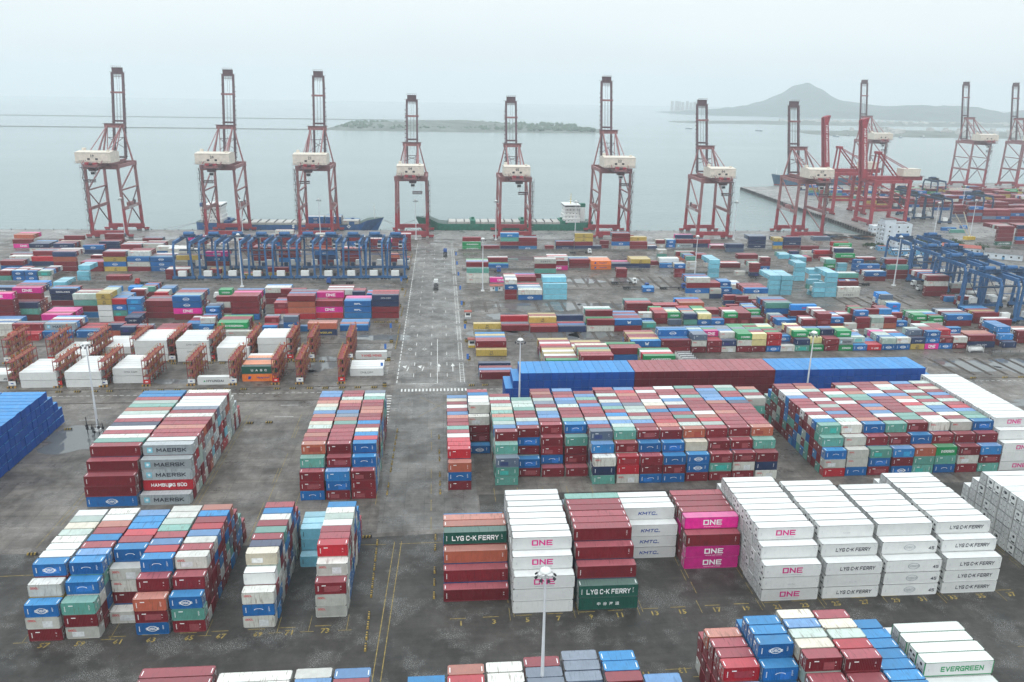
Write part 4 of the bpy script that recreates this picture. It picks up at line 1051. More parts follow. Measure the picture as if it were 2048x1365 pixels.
# ================================================================ PORT EQUIPMENT
HAZE = .00019
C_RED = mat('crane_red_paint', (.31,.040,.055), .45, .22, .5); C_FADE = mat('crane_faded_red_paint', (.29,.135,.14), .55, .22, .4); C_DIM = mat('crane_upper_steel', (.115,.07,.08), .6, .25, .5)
C_CREAM = mat('machine_house_cream', (.66,.60,.52), .5, .12, .6); C_BLUE = mat('gantry_blue_paint', (.03,.115,.27), .45, .2, .6); C_DBLUE = mat('gantry_dark_blue_paint', (.018,.055,.12), .5, .2, .6)
WHT = mat('white_cabin_paint', (.74,.75,.74), .45, .08, .8); GLS = mat('dark_window_glass', (.03,.04,.05), .12, .1); RUBBER = mat('black_rubber', (.018,.018,.018), .8, .2); CABLE = mat('steel_cable', (.12,.10,.11), .5, .1)
def quay_crane(loc, rz, label, group, H=1.0, short=False, mir=1, far=False, num=None):
    """raised-boom ship-to-shore crane; sea legs at y=0, land legs at y=-32, boom on the +y side; mir: side of the stair tower"""
    t = thing('quay_crane', label, 'quay crane', loc, rz, group); S = H
    hw = 11.2 if not short else 11.0; G_ = (50 if not short else 43.5)*S; AP = (74 if not short else 63.5)*S; TOP = (110 if not short else 94.5)*S; MID = 20*S
    def part(name, fn, par=None):
        mb = MB(); fn(mb); return mb.build(name, par or t)
    for sx in (-1, 1):
        for y in (0, -32):
            x = sx*hw
            def leg(mb):
                k = .36
                za, zb = 3.5, G_
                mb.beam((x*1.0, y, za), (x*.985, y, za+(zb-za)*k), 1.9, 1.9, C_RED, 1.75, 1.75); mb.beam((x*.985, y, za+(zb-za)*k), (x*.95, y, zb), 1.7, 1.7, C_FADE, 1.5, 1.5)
            part('leg', leg)
    for y in (0, -32):
        def sill(mb):
            mb.box(-hw-1.2, y-1, 2.6, hw+1.2, y+1, 5.2, C_RED)
        sb = part('sill_beam', sill)
        for sx in (-1, 1):
            def bog(mb):
                mb.beam((sx*hw-4.6, y, 2.1), (sx*hw+4.6, y, 2.1), .9, .9, C_RED)
                for j in (-1, 1):
                    mb.beam((sx*hw+j*2.6-1.7, y, 1.3), (sx*hw+j*2.6+1.7, y, 1.3), .8, .7, C_RED); mb.beam((sx*hw+j*2.6, y, 1.3), (sx*hw+j*2.6, y, 2.6), .5, .5, C_RED)
                    for q in (-1.2, -.4, .4, 1.2): mb.tube((sx*hw+j*2.6+q, y-.35, .42), (sx*hw+j*2.6+q, y+.35, .42), .40, .40, DARK, 8)
            part('wheel_bogie', bog, sb)
        part('cross_beam', lambda mb: mb.box(-hw-.6, y-1, G_-3.2, hw+.6, y+1, G_+.2, C_FADE))
    for sx in (-1, 1):
        def side(mb):
            X = sx*hw; mb.beam((X, 0, MID), (X, -32, MID), 1.3, 2.0, C_FADE); mb.beam((X*.96, 0, G_-1.5), (X*.96, -32, G_-1.5), 1.2, 2.2, C_FADE)
            if short: mb.beam((X*.98, -31, MID+1), (X*.96, -2, G_-3), .7, .7, C_FADE); mb.beam((X, -31, 6), (X, -1, MID-1), .6, .6, C_FADE); return
            Z2 = MID+(G_-MID)*.42
            mb.beam((X*.97, 0, Z2), (X*.97, -32, Z2), .8, .9, C_FADE); mb.beam((X*.96, -31, Z2+.5), (X*.95, -1, G_-2), .75, .75, C_FADE)
            mb.beam((X*.98, -31.5, Z2-.5), (X*.99, -16, MID+1), .6, .6, C_FADE); mb.beam((X*.98, -.5, Z2-.5), (X*.99, -16, MID+1), .6, .6, C_DIM)
            mb.beam((X, -16, MID-1), (X, -31.5, 6), .6, .6, C_FADE); mb.beam((X, -16, MID-1), (X, -.5, 6), .6, .6, C_DIM)
        part('side_frame', side)
    # landside girders carrying the machine house, back-reach to y=-50
    gx = 3.6
    def gir(mb):
        for sx in (-1, 1): mb.beam((sx*gx, 3, G_+.2), (sx*gx, -50, G_+.2), 1.2, 2.4, C_FADE)
        for y in (-50, -43, -20, -8, 2): mb.beam((-gx, y, G_), (gx, y, G_), .8, 1.4, C_FADE)
        mb.box(-gx-2.2, -52, G_-.6, gx+2.2, -45, G_-.2, C_DIM)
        for j in range(9): mb.box(-gx-2.2+j*1.4, -52, G_-.2, -gx-2.1+j*1.4, -51.8, G_+1.2, C_DIM)
        mb.box(-gx-2.2, -52, G_+1.1, gx+2.2, -51.85, G_+1.25, C_DIM)
        for sx in (-1, 1): mb.box(sx*(gx+2.1), -50, G_-.4, sx*(gx+2.1)+.5, 0, G_-.2, C_DIM); mb.box(sx*(gx+2.3), -50, G_+.9, sx*(gx+2.3)+.12, 0, G_+1.05, C_DIM)
        mb.box(-gx, -49, G_+1, -gx+2.4, -46, G_+2.6, C_RED); mb.box(gx-2.2, -49, G_+1, gx, -46, G_+2.4, C_RED); mb.tube((-1.5, -47.5, G_+1.7), (1.5, -47.5, G_+1.7), .9, .9, C_DIM, 10)
    part('girder', gir)
    def house(mb):
        z0, z1 = G_+1.9, G_+8.6*(1 if not short else .95); X = 11.2 if not short else 9.2
        mb.box(-X, -44, z0, X, -28, z1, C_CREAM); mb.quad([(-X,-44.3,z1+.05),(X,-44.3,z1+.05),(X,-36,z1+.9),(-X,-36,z1+.9)], C_CREAM); mb.quad([(-X,-36,z1+.9),(X,-36,z1+.9),(X,-27.7,z1+.05),(-X,-27.7,z1+.05)], C_CREAM)
        for x in (-X, X): mb.quad([(x,-44.3,z1+.05),(x,-36,z1+.9),(x,-27.7,z1+.05)], C_CREAM)
        for x in (-2.6, 2.4): mb.box(x-.8, -44.1, z0+1.9, x+.8, -43.9, z0+3.1, DARK)
        mb.box(-X-.5, -45.4, z0-.2, X+.5, -44, z0, C_DIM); mb.box(-X-.5, -45.45, z0+.9, X+.5, -45.35, z0+1.0, C_DIM)
        for j in range(12): mb.box(-X-.5+j*(2*X+1)/11, -45.45, z0, -X-.42+j*(2*X+1)/11, -45.35, z0+1, C_DIM)
        mb.box(-X+1, -34, z1, -X+3, -32, z1+2.4, C_CREAM); mb.box(X-3.5, -40, z1, X-2, -38.5, z1+1.6, C_CREAM)
        if num:
            v, f, wd = text_geo(num, .02, 1); mb.add(v, f, lambda px, py: (-.5*wd*2+px*2, -44.16, z0+3.6+py*1.9), INK['k'])
            for k in range(4): mb.box(-8.5+k*1.2, -44.14, z0+1.2+k*.1, -8.0+k*1.2, -43.95, z0+1.5+k*.1, DARK)
    hs_ = part('machine_house', house)
    # apex frame over the sea legs
    def apex(mb):
        for sx in (-1, 1):
            mb.beam((sx*hw*.93, -2, G_), (sx*5.2, 0, AP), 1.0, 1.0, C_FADE, .8, .8); mb.beam((sx*4.4, -31, G_+1), (sx*4.6, -1, AP), .85, .85, C_FADE)
            mb.beam((sx*2.2, -14, G_+1), (sx*4.6, -1, AP-1), .5, .5, C_FADE)
        mb.box(-6.6, -1.2, AP-1.2, 6.6, 1.2, AP+1.4, C_FADE); mb.box(-7.4, -2, AP+1.4, 7.4, 2, AP+1.6, C_DIM)
        mb.beam((-5, 0, AP-8), (5, 0, AP-8), .4, .4, C_DIM); mb.beam((-6, 0, G_+8), (5.2, 0, AP-8), .35, .35, C_DIM); mb.beam((6, 0, G_+8), (-5.2, 0, AP-8), .35, .35, C_DIM)
    part('apex_frame', apex)
    def stay(mb):
        for sx in (-1, 1): mb.beam((sx*4.8, -1, AP), (sx*6.0, -48, G_+1.4), .42, .42, C_FADE); mb.beam((sx*2.4, -24, G_+8.5), (sx*3.6, -12, G_+(AP-G_)*.75), .25, .25, C_DIM)
    part('back_stay', stay)
    # boom, raised about eighty degrees
    lean = 14; bz0 = G_+1; by0 = 3.5
    P = lambda x, q, o=0: (x, by0+lean*q+o, bz0+(TOP-bz0)*q)
    def boom(mb):
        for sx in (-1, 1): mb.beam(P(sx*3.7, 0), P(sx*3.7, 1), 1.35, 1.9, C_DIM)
        for q in (.02, .44, .77): mb.beam(P(-4.3, q), P(4.3, q), 1.1, 1.2, C_DIM)
        mb.beam(P(-5, .77, -.8), P(5, .77, -.8), .3, 1.3, C_FADE)
        for q in (.955, .97, 1.0): mb.beam(P(-3.6, q), P(3.6, q), .35, .35, C_DIM)
        a = P(0, 1.0); mb.box(-3.3, a[1]-1.4, a[2]-1.2, 3.3, a[1]+1.6, a[2]+3.2, C_DIM); mb.box(-3.5, a[1]-1.8, a[2]+3.2, 3.5, a[1]+1.8, a[2]+3.4, C_DIM)
        for j in range(6): mb.box(-3.5+j*1.38, a[1]-1.8, a[2]+3.4, -3.4+j*1.38, a[1]-1.7, a[2]+4.3, C_DIM)
        mb.box(-3.5, a[1]-1.82, a[2]+4.2, 3.5, a[1]-1.68, a[2]+4.35, C_DIM); mb.beam((-5.6, a[1], a[2]+.4), (5.6, a[1], a[2]+.4), .16, .16, C_DIM)
        for j in range(6): mb.beam(P(-2.8+j*1.1, .93), P(-2.8+j*1.1, .985), .14, .14, C_DIM)
        for q in [i*.055+.03 for i in range(16)]:
            mb.beam(P(mir*4.4, q, -.8), P(mir*5.4, q, -.8), .16, .5, C_DIM); mb.beam(P(-mir*4.4, q+.02, -.6), P(-mir*5.0, q+.02, -.6), .12, .3, C_DIM) if int(q*18) % 2 else None
        mb.beam(P(mir*4.75, .02, -1), P(mir*4.75, .93, -1), .12, .12, C_DIM); mb.beam(P(mir*5.35, .02, -1), P(mir*5.35, .6, -1), .1, .1, C_DIM)
    bm = part('boom', boom)
    def ropes(mb):
        for x, q0, q1 in ((-1.3, .3, .76), (-.8, .42, .76), (.9, .42, .95), (1.4, .3, .76), (-.5, .8, .95)): mb.beam(P(x, q0), P(x, q1), .13, .13, CABLE)
    part('hoist_rope', ropes, bm)
    def cab(mb):
        y = -40 if mir else -26; y = -41; x = mir*(-1.6)
        mb.box(x-2.4, y-2, G_-3.4, x+2.4, y+2.4, G_-1.2, C_DIM); 
        for sx in (-1, 1): mb.beam((x+sx*2.4, y-2, G_-3.4), (x+sx*2.4, y-2, G_-.5), .25, .25, C_DIM)
        mb.box(x-1.3, y-1.8, G_-6.0, x+1.3, y+.9, G_-3.5, WHT); mb.box(x-1.2, y-1.87, G_-5.6, x+1.2, y-1.79, G_-4.2, GLS)
        for j in (-2.6, 2.6): mb.beam((x-mir*3+j, y, G_-3.4), (x-mir*3+j, y, G_-9.5), .1, .1, CABLE)
        mb.box(x-mir*3-3.4, y-1.3, G_-9.9, x-mir*3+3.4, y+1.3, G_-9.2, C_DIM); mb.box(x-mir*3-3.4, y-1.4, G_-11, x-mir*3+3.4, y+1.4, G_-10.6, C_DIM)
        for j in (-3, 0, 3): mb.beam((x-mir*3+j, y, G_-10.8), (x-mir*3+j, y, G_-9.5), .3, .3, C_DIM)
    part('trolley_with_spreader', cab)
    def stairs(mb):
        x = -mir*(hw+1.3); n = int((G_-6)/3.6)
        for k in range(n):
            z = 5+k*3.6; a = (-1 if k % 2 else 1)
            mb.box(x-1.0, -33.6, z, x+1.0, -30.4, z+.14, C_DIM); mb.beam((x, -32-a*1.5, z), (x, -32+a*1.5, z+3.6), .5, .12, C_DIM)
            mb.beam((x+mir*1.0, -32-a*1.5, z+1), (x+mir*1.0, -32+a*1.5, z+4.6), .07, .07, C_DIM)
        for sx in (-1, 1):
            for y in (-33.6, -30.4): mb.beam((x+sx*1.0, y, 3), (x+sx*1.0, y, G_-1), .10, .10, C_DIM)
        for k in range(8): mb.beam((-mir*(hw+1.2), -32.6, 8+k*5), (-mir*(hw-.2), -32.6, 8+k*5), .1, .1, C_DIM)
    part('stair_lattice', stairs)
    def elec(mb):
        X = mir*hw; mb.box(X-1.2, -22, MID+1, X+1.2, -15, MID+3.4, C_FADE); mb.tube((X-.5, -10.5, MID+2.4), (X+.5, -10.5, MID+2.4), 1.6, 1.6, C_DIM, 14); mb.box(X-.75, -24, MID-.8, X+.75, -8, MID+.8, mat('faded_white_board', (.48,.42,.42), .6, .2, 1)); mb.beam((X, -10.5, MID+.6), (X, -10.5, MID+2.4), .5, .5, C_DIM)
    part('cable_reel', elec) if not far else None
    return t
QG = 'red quay cranes along the main quay'
for x, lab, kw in ((-228.8, 'leftmost tall red quay crane, standing alone left of the blue ship', dict(mir=1, num='19')),
    (-152.2, 'tall red quay crane standing over the stern of the blue ship', dict(mir=1, num='20')), (-88.2, 'tall red quay crane over the middle of the blue ship', dict(mir=1, num='21')),
    (-21.0, 'shorter red quay crane numbered 04 at the green bow', dict(short=True, mir=-1, num='04')), (52.6, 'shorter red quay crane numbered 05 over the green ship', dict(short=True, mir=-1, num='05')),
    (124.2, 'tall red quay crane just past the stern of the green ship', dict(mir=-1, num='22')), (198.8, 'shorter red quay crane numbered 06 over empty quay', dict(short=True, mir=-1, num='06')),
    (271.3, 'shorter red quay crane numbered 07 at the quay corner by the basin', dict(short=True, mir=-1, num='07'))):
    quay_crane((x, 610, 0), 0, lab, QG, **kw)
for x, lab in ((508, 'distant red crane behind the two box-boom cranes'), (637, 'distant red crane alone on the far quay'), (701, 'distant red crane cut by the frame edge')):
    quay_crane((x, 962, 0), 0, lab, 'distant red cranes on the far quay', H=1.08, mir=-1, far=True)
def box_boom_crane(loc, rz, label):
    t = thing('quay_crane', label, 'quay crane', loc, rz, 'red box-boom cranes on the basin pier'); m = C_RED; G_ = 37; hw = 12
    def part(name, fn, par=None):
        mb = MB(); fn(mb); return mb.build(name, par or t)
    for sx in (-1, 1):
        for y in (0, -30): part('leg', lambda mb: (mb.beam((sx*hw, y, 3), (sx*hw*.96, y, G_), 2.4, 2.2, m)))
    for y in (0, -30):
        part('sill_beam', lambda mb: (mb.box(-hw-1, y-1.1, 2, hw+1, y+1.1, 4.6, m), [mb.box(sx*hw+j*2.6-1.8, y-.6, .3, sx*hw+j*2.6+1.8, y+.6, 2.1, m) for sx in (-1, 1) for j in (-1, 1)], [mb.tube((sx*hw+j, y-.7, .5), (sx*hw+j, y+.7, .5), .5, .5, DARK, 8) for sx in (-1, 1) for j in (-3.8, -1.4, 1.4, 3.8)]))
        part('cross_beam', lambda mb: mb.box(-hw, y-1, G_-2.4, hw, y+1, G_+.4, m))
    for sx in (-1, 1):
        part('side_frame', lambda mb: (mb.beam((sx*hw, 0, 13), (sx*hw, -30, 13), 1.5, 1.8, m), mb.beam((sx*hw*.97, 0, G_-1), (sx*hw*.97, -30, G_-1), 1.5, 2.4, m), mb.beam((sx*hw, -29, 14), (sx*hw, -15, G_-14), .7, .7, m), mb.beam((sx*hw, -1, G_-2), (sx*hw, -29, 22), .7, .7, m)))
    part('girder', lambda mb: (mb.box(-2.8, -46, G_-.6, 2.8, 4, G_+2.6, m), mb.box(-4.2, -47, G_+2.6, 4.2, -42, G_+2.8, C_DIM), [mb.box(-4.2, -46+j*2, G_+2.6, -4.1, -45.9+j*2, G_+3.7, C_DIM) for j in range(20)], [mb.box(4.1, -46+j*2, G_+2.6, 4.2, -45.9+j*2, G_+3.7, C_DIM) for j in range(20)]))
    part('machine_house', lambda mb: (mb.box(-5, -42, G_+2.8, 5, -27, G_+8.6, C_CREAM), mb.box(-5.2, -42.2, G_+8.6, 5.2, -26.8, G_+8.8, C_CREAM), mb.box(-2.6, -42.1, G_+4.6, -1.2, -41.9, G_+5.6, DARK), mb.box(1.6, -42.1, G_+4.6, 3, -41.9, G_+5.6, DARK)))
    part('apex_frame', lambda mb: ([mb.beam((sx*3.4, -4, G_+2), (sx*2.6, -5, G_+22), 1.1, 1.1, m) for sx in (-1, 1)], [mb.beam((sx*3.2, -24, G_+2), (sx*2.6, -6, G_+21), .8, .8, m) for sx in (-1, 1)], mb.box(-3.4, -7, G_+20.5, 3.4, -3.6, G_+22.5, m), [mb.beam((-2.8, -23+k*3.2, G_+4+k*3.2), (2.8, -23+k*3.2, G_+4+k*3.2), .35, .35, m) for k in range(6)]))
    part('back_stay', lambda mb: [mb.beam((sx*2.4, -5.5, G_+21.5), (sx*3.2, -44, G_+2.8), .5, .5, m) for sx in (-1, 1)])
    def boom(mb):
        a, b = (0, 5, G_+1), (0, 12, G_+47)
        for sx in (-1, 1): mb.beam((sx*2.4, 5, G_+1), (sx*2.4, 12, G_+47), 2.0, 4.6, m, 1.8, 3.4)
        for q in (.1, .3, .5, .7, .9): mb.beam((-1.4, 5+7*q, G_+1+46*q), (1.4, 5+7*q, G_+1+46*q), .8, 1.2, m)
        mb.beam((0, 9.6, G_+41), (0, 8, G_+49), 4.4, 1.0, m); mb.beam((0, 9, G_+48.4), (0, 13, G_+47), 5.6, 1.2, m)
        for k in range(14):
            q = .06+k*.065; mb.beam((-2.9, 5+7*q-2.2, G_+1+51*q), (2.9, 5+7*q-2.2, G_+1+51*q), .16, .16, C_DIM)
        v, f, wd = text_geo('PORT OF LIANYUNGANG', .02, 1); L_ = 32; k = L_/wd
        mb.add(v, f, lambda px, py: (-3.2+py*1.5, 5+7*(.86-px*k/46)-2.35, G_+1+46*(.86-px*k/46)), INK['w'])
        mb.add(v, f, lambda px, py: (3.46, 5+7*(.86-px*k/46)-.9+py*1.8, G_+1+46*(.86-px*k/46)), INK['w'])
        mb.add(v, f, lambda px, py: (-3.46, 5+7*(.86-px*k/46)+.9-py*1.8, G_+1+46*(.86-px*k/46)), INK['w'])
    part('boom', boom)
    part('trolley_with_spreader', lambda mb: (mb.box(-3.2, -38, G_-2.4, 3.2, -33, G_-.8, C_DIM), mb.box(-4.8, -36.5, G_-5.2, -2.2, -34, G_-2.4, WHT), mb.box(-6.2, -36.6, G_-8, 6.2, -34.4, G_-7.3, C_DIM), mb.beam((-3, -35.5, G_-7.4), (-3, -35.5, G_-2), .12, .12, CABLE), mb.beam((3, -35.5, G_-7.4), (3, -35.5, G_-2), .12, .12, CABLE)))
    part('stair_lattice', lambda mb: [mb.beam((hw+1.3, -28.6, 2), (hw+1.3, -28.6, G_-2), .12, .12, m), mb.beam((hw+2.9, -31.4, 2), (hw+2.9, -31.4, G_-2), .12, .12, m)] + [mb.box(hw+1.2, -31.4, 4+k*3.4, hw+3, -28.6, 4.14+k*3.4, m) or mb.beam((hw+2.1, -31.2 if k % 2 else -28.8, 4+k*3.4), (hw+2.1, -28.8 if k % 2 else -31.2, 7.4+k*3.4), .5, .12, m) for k in range(9)])
box_boom_crane((353, 652, 0), R(92), 'red box-boom crane nearest on the basin pier, white lettering on its boom')
box_boom_crane((352, 718, 0), R(92), 'red box-boom crane farther along the basin pier, half hidden')

# ---------------------------------------------------------------- rubber tyred gantries (yard cranes)
def rtg_mesh_parts(m, mdim, SP=26.0, W=9.6, H=20.0):
    t = thing('yard_gantry_crane', 'x', 'yard gantry crane')
    def part(name, fn, par=None): mb = MB(); fn(mb); return mb.build(name, par or t)
    for y in (0, SP):
        for x in (0, W): part('leg', lambda mb: (mb.beam((x, y, 1.9), (x+(.5 if x == 0 else -.5), y, H-2.0), 1.0, 1.15, m, .85, 1.0), mb.beam((x+(.5 if x == 0 else -.5), y, H-2.6), (x+(.5 if x == 0 else -.5), y+(2.0 if y == 0 else -2.0), H+.5), 0.9, 1.0, m)))
        sb = part('sill_beam', lambda mb: (mb.box(-1.2, y-.7, 1.1, W+1.2, y+.7, 2.5, m)))
        for x in (0, W):
            part('wheel_pair', lambda mb: ([mb.tube((x+q, y-.35, .78), (x+q, y+.35, .78), .78, .78, RUBBER, 12) for q in (-.9, .9)], [mb.tube((x+q, y-.37, .78), (x+q, y+.37, .78), .35, .35, mdim, 8) for q in (-.9, .9)]), sb)
    for x in (.5, W-.5): part('girder', lambda mb: (mb.beam((x, 1.2, H+.3), (x, SP-1.2, H+.3), 1.1, 1.7, m), mb.box(x-(1.5 if x < 2 else -.55), .8, H-.5, x-(.55 if x < 2 else -1.5), SP-.8, H-.4, mdim), [mb.box(x-(1.5 if x < 2 else -1.42), 1+k*2, H-.4, x-(1.42 if x < 2 else -1.5), 1.1+k*2, H+.8, mdim) for k in range(13)], mb.box(x-(1.5 if x < 2 else -1.42), .8, H+.75, x-(1.42 if x < 2 else -1.5), SP-.8, H+.85, mdim)))
    part('cross_tie', lambda mb: mb.beam((0, 0, H*.72), (W, 0, H*.72), .28, .28, m)); part('cross_tie', lambda mb: mb.beam((.5, SP, H*.7), (W-.5, SP, H*.7), .4, .4, m)); part('cross_brace', lambda mb: mb.beam((.4, SP, H-3), (W-1, SP, 5), .25, .25, mdim))
    ty = 16.5
    tr = part('trolley', lambda mb: (mb.box(.3, ty-3.4, H+1.3, W-.3, ty+3.4, H+1.7, mdim), mb.tube((2, ty, H+2.9), (W-2.4, ty, H+2.9), 1.15, 1.15, m, 14), mb.box(1, ty+1.6, H+1.7, 3.4, ty+3, H+3.4, m), mb.box(W-3.2, ty-3, H+1.7, W-1, ty-1.6, H+3, mdim), [mb.box(.3+k*1.8, ty-3.4, H+1.7, .38+k*1.8, ty-3.3, H+2.8, mdim) for k in range(6)], mb.box(.3, ty-3.42, H+2.75, W-.3, ty-3.32, H+2.85, mdim)))
    part('operator_cab', lambda mb: (mb.box(W-3.6, ty-6.2, H-4.0, W-1.6, ty-4.0, H-1.6, WHT), mb.box(W-3.5, ty-6.28, H-3.5, W-1.7, ty-6.18, H-2.2, GLS), mb.box(W-3.4, ty-6.2, H-1.6, W-1.8, ty-3.0, H-.2, mdim)), tr)
    part('spreader', lambda mb: (mb.box(W/2-6.1, ty-1.2, H-6.6, W/2+6.1, ty+1.2, H-6.1, mdim), [mb.beam((W/2+a, ty+b, H-6.2), (W/2+a*.7, ty+b*.8, H+1.4), .07, .07, CABLE) for a in (-2, 2) for b in (-1, 1)]), tr)
    part('power_house', lambda mb: (mb.box(2.2, -1.5, 2.55, 6.4, .75, 5.3, WHT), mb.box(7.0, -.9, 2.5, 8.5, .6, 4.0, DARK)))
    part('cable_box', lambda mb: (mb.box(4.2, SP-1.2, 3.4, 7.4, SP+.9, 6.2, WHT), mb.box(1.4, SP-.6, 2.55, 3.4, SP+.6, 4.6, mdim)))
    return t
rt = rtg_mesh_parts(C_BLUE, C_DBLUE); rt_used = False
def relabel(o, label, group, loc, rz=0): o.location = loc; o.rotation_euler.z = rz; o['label'] = label; o['group'] = group
for k, x in enumerate((-144.6, -131.2, -118.2, -105.0, -92.3, -79.4, -66.6, -54.2, -42.0, -30.2)):
    o = rt if k == 0 else copy_tree(rt)
    relabel(o, '%s blue yard gantry in the row left of the road' % ('leftmost' if k == 0 else 'rightmost' if k == 9 else ORD[k]+' from left,'), 'blue yard gantries in a row left of the road', (x, 444+(k % 3)*.3, 0))
for k, (x, y, what) in enumerate(((259.8, 347, 'nearest blue yard gantry of the right cluster'), (272.5, 349, 'blue yard gantry beside the nearest one of the right cluster'), (263.6, 380, 'second blue yard gantry back in the right cluster'), (277, 382, 'blue yard gantry right of the second one back, right cluster'),
        (267.6, 408, 'third blue yard gantry back in the right cluster'), (281.5, 410, 'blue yard gantry right of the third one back, right cluster'), (271, 442, 'rearmost blue yard gantry of the right cluster'), (291, 446, 'blue yard gantry at the far right end of the cluster'), (290, 352, 'blue yard gantry by the right frame edge'))):
    relabel(copy_tree(rt), what, 'blue yard gantries of the right cluster', (x, y, 0))
rd = rtg_mesh_parts(C_DBLUE, DARK)
for k, (x, y, what) in enumerate(((421, 652, 'dark blue yard gantry nearest in the far terminal'), (412, 676, 'dark blue yard gantry behind the nearest one in the far terminal'), (424, 712, 'dark blue yard gantry by the maroon stacks of the far terminal'), (474, 676, 'dark blue yard gantry standing over the tall maroon stacks'),
        (508, 800, 'dark blue yard gantry near the sea in the far terminal'), (430, 800, 'dark blue yard gantry behind the red box-boom cranes'), (400, 860, 'distant blue yard gantry beside the basin'), (468, 870, 'distant blue yard gantry against the water'))):
    o = rd if k == 0 else copy_tree(rd); relabel(o, what, 'dark blue yard gantries of the far terminal', (x, y, 0))

# ---------------------------------------------------------------- high masts
M_POLE = mat('mast_galvanised_white', (.62,.64,.67), .4, .06, .5)
def mast():
    t = thing('light_mast', 'x', 'light mast')
    def part(name, fn, par=None, sm=False): mb = MB(); fn(mb); return mb.build(name, par or t, smooth=sm)
    part('pole', lambda mb: mb.tube((0,0,.5), (0,0,27.6), .36, .15, M_POLE, 16, False), sm=True); part('base', lambda mb: (mb.box(-.9,-.9,0,.9,.9,.5, WHT), mb.tube((0,0,.5),(0,0,2), .46,.42, M_POLE, 14)))
    def ring(mb):
        n = 16
        for j in range(n):
            a, b = 2*math.pi*j/n, 2*math.pi*(j+1)/n; mb.beam((1.25*math.cos(a), 1.25*math.sin(a), 27.3), (1.25*math.cos(b), 1.25*math.sin(b), 27.3), .09, .09, GREY)
        for j in range(4): a = math.pi*j/2+.4; mb.beam((0,0,27.3), (1.25*math.cos(a), 1.25*math.sin(a), 27.3), .07, .07, GREY)
    part('ring', ring)
    for j in range(8):
        a = 2*math.pi*j/8+.2; x, y = 1.55*math.cos(a), 1.55*math.sin(a)
        part('floodlight', lambda mb: (mb.beam((x*.8, y*.8, 27.25), (x, y, 27.0), .1, .1, DARK), mb.beam((x*.92, y*.92, 27.05), (x*1.14, y*1.14, 26.75), .42, .24, DARK), mb.beam((x*.94, y*.94, 26.98), (x*1.14, y*1.14, 26.70), .34, .2, mat('lamp_glass', (.55,.57,.58), .2, .05))))
    def dome(mb):
        for (r0, z0, r1, z1) in ((.95, 27.75, .95, 27.9), (.95, 27.9, .8, 28.15), (.8, 28.15, .5, 28.35), (.5, 28.35, .12, 28.45)): mb.tube((0,0,z0), (0,0,z1), r0, r1, WHT, 16, True)
        mb.tube((0,0,28.4), (0,0,29.4), .04, .03, GREY, 6)
    part('rain_cap', dome)
    return t
ms = mast()
MASTS = ((-104.9, 237.3, 'tall white light mast beside the long maroon stacks, mounting gear at foot'), (23.9, 236.9, 'tall white light mast before the left end of the blue wall'), (120.0, 241.8, 'tall white light mast before the right half of the blue wall'),
  (-105.6, 428.5, 'white light mast in front of the blue gantry row'), (21.4, 416.5, 'white light mast beside the small white hut'), (138.5, 425.5, 'white light mast behind the maroon and blue stacks, right of road'), (253.8, 425.0, 'white light mast left of the right gantry cluster'),
  (16.0, 111.3, 'nearest white light mast, standing before the magenta lettered stack'), (-84.8, 574.0, 'thin distant mast before the middle of the blue ship'), (95.3, 570.5, 'thin distant mast beside the crane past the green stern'), (213.8, 574.0, 'thin distant mast between the two rightmost quay cranes'),
  (367, 572, 'white light mast behind the office building'), (466, 692, 'white light mast among the dark gantries'), (-217.5, 574.5, 'thin distant mast on the quay left of the first crane'), (-136, 566, 'thin distant mast in front of the blue ship stern'), (38.5, 571, 'thin distant mast in front of the green ship'), (-18, 573, 'thin distant mast at the quay end of the road'), (408, 590, 'white light mast beside the far maroon stack'))
for k, (x, y, lb) in enumerate(MASTS):
    o = ms if k == 0 else copy_tree(ms); relabel(o, lb, 'high light masts over the yard', (x, y, 0))
mb = MB()
for k, (x, y, h_) in enumerate(((-1.9, -.6, 4.2), (-1.2, 1.0, 2.6), (1.5, -.8, 5.0), (2.2, .3, 3.4), (.4, -1.6, 2.4), (-2.4, .4, 5.2))): mb.beam((x, y, 0), (x, y, h_), .16, .16, DARK); mb.box(x-.35, y-.2, h_*.4, x+.35, y+.2, h_*.4+.7, DARK)
mb.beam((-2.2, 0, 3), (2.2, 0, 3), .1, .1, DARK); mb.beam((-2.2, -.6, 1.6), (2.2, -.6, 1.6), .1, .1, DARK)
o = mb.build('sensor_frame', None, (-104.9, 235.2, 0)); o['label'] = 'black pipe frame with boxes round the foot of the left mast'; o['category'] = 'pipe frame'

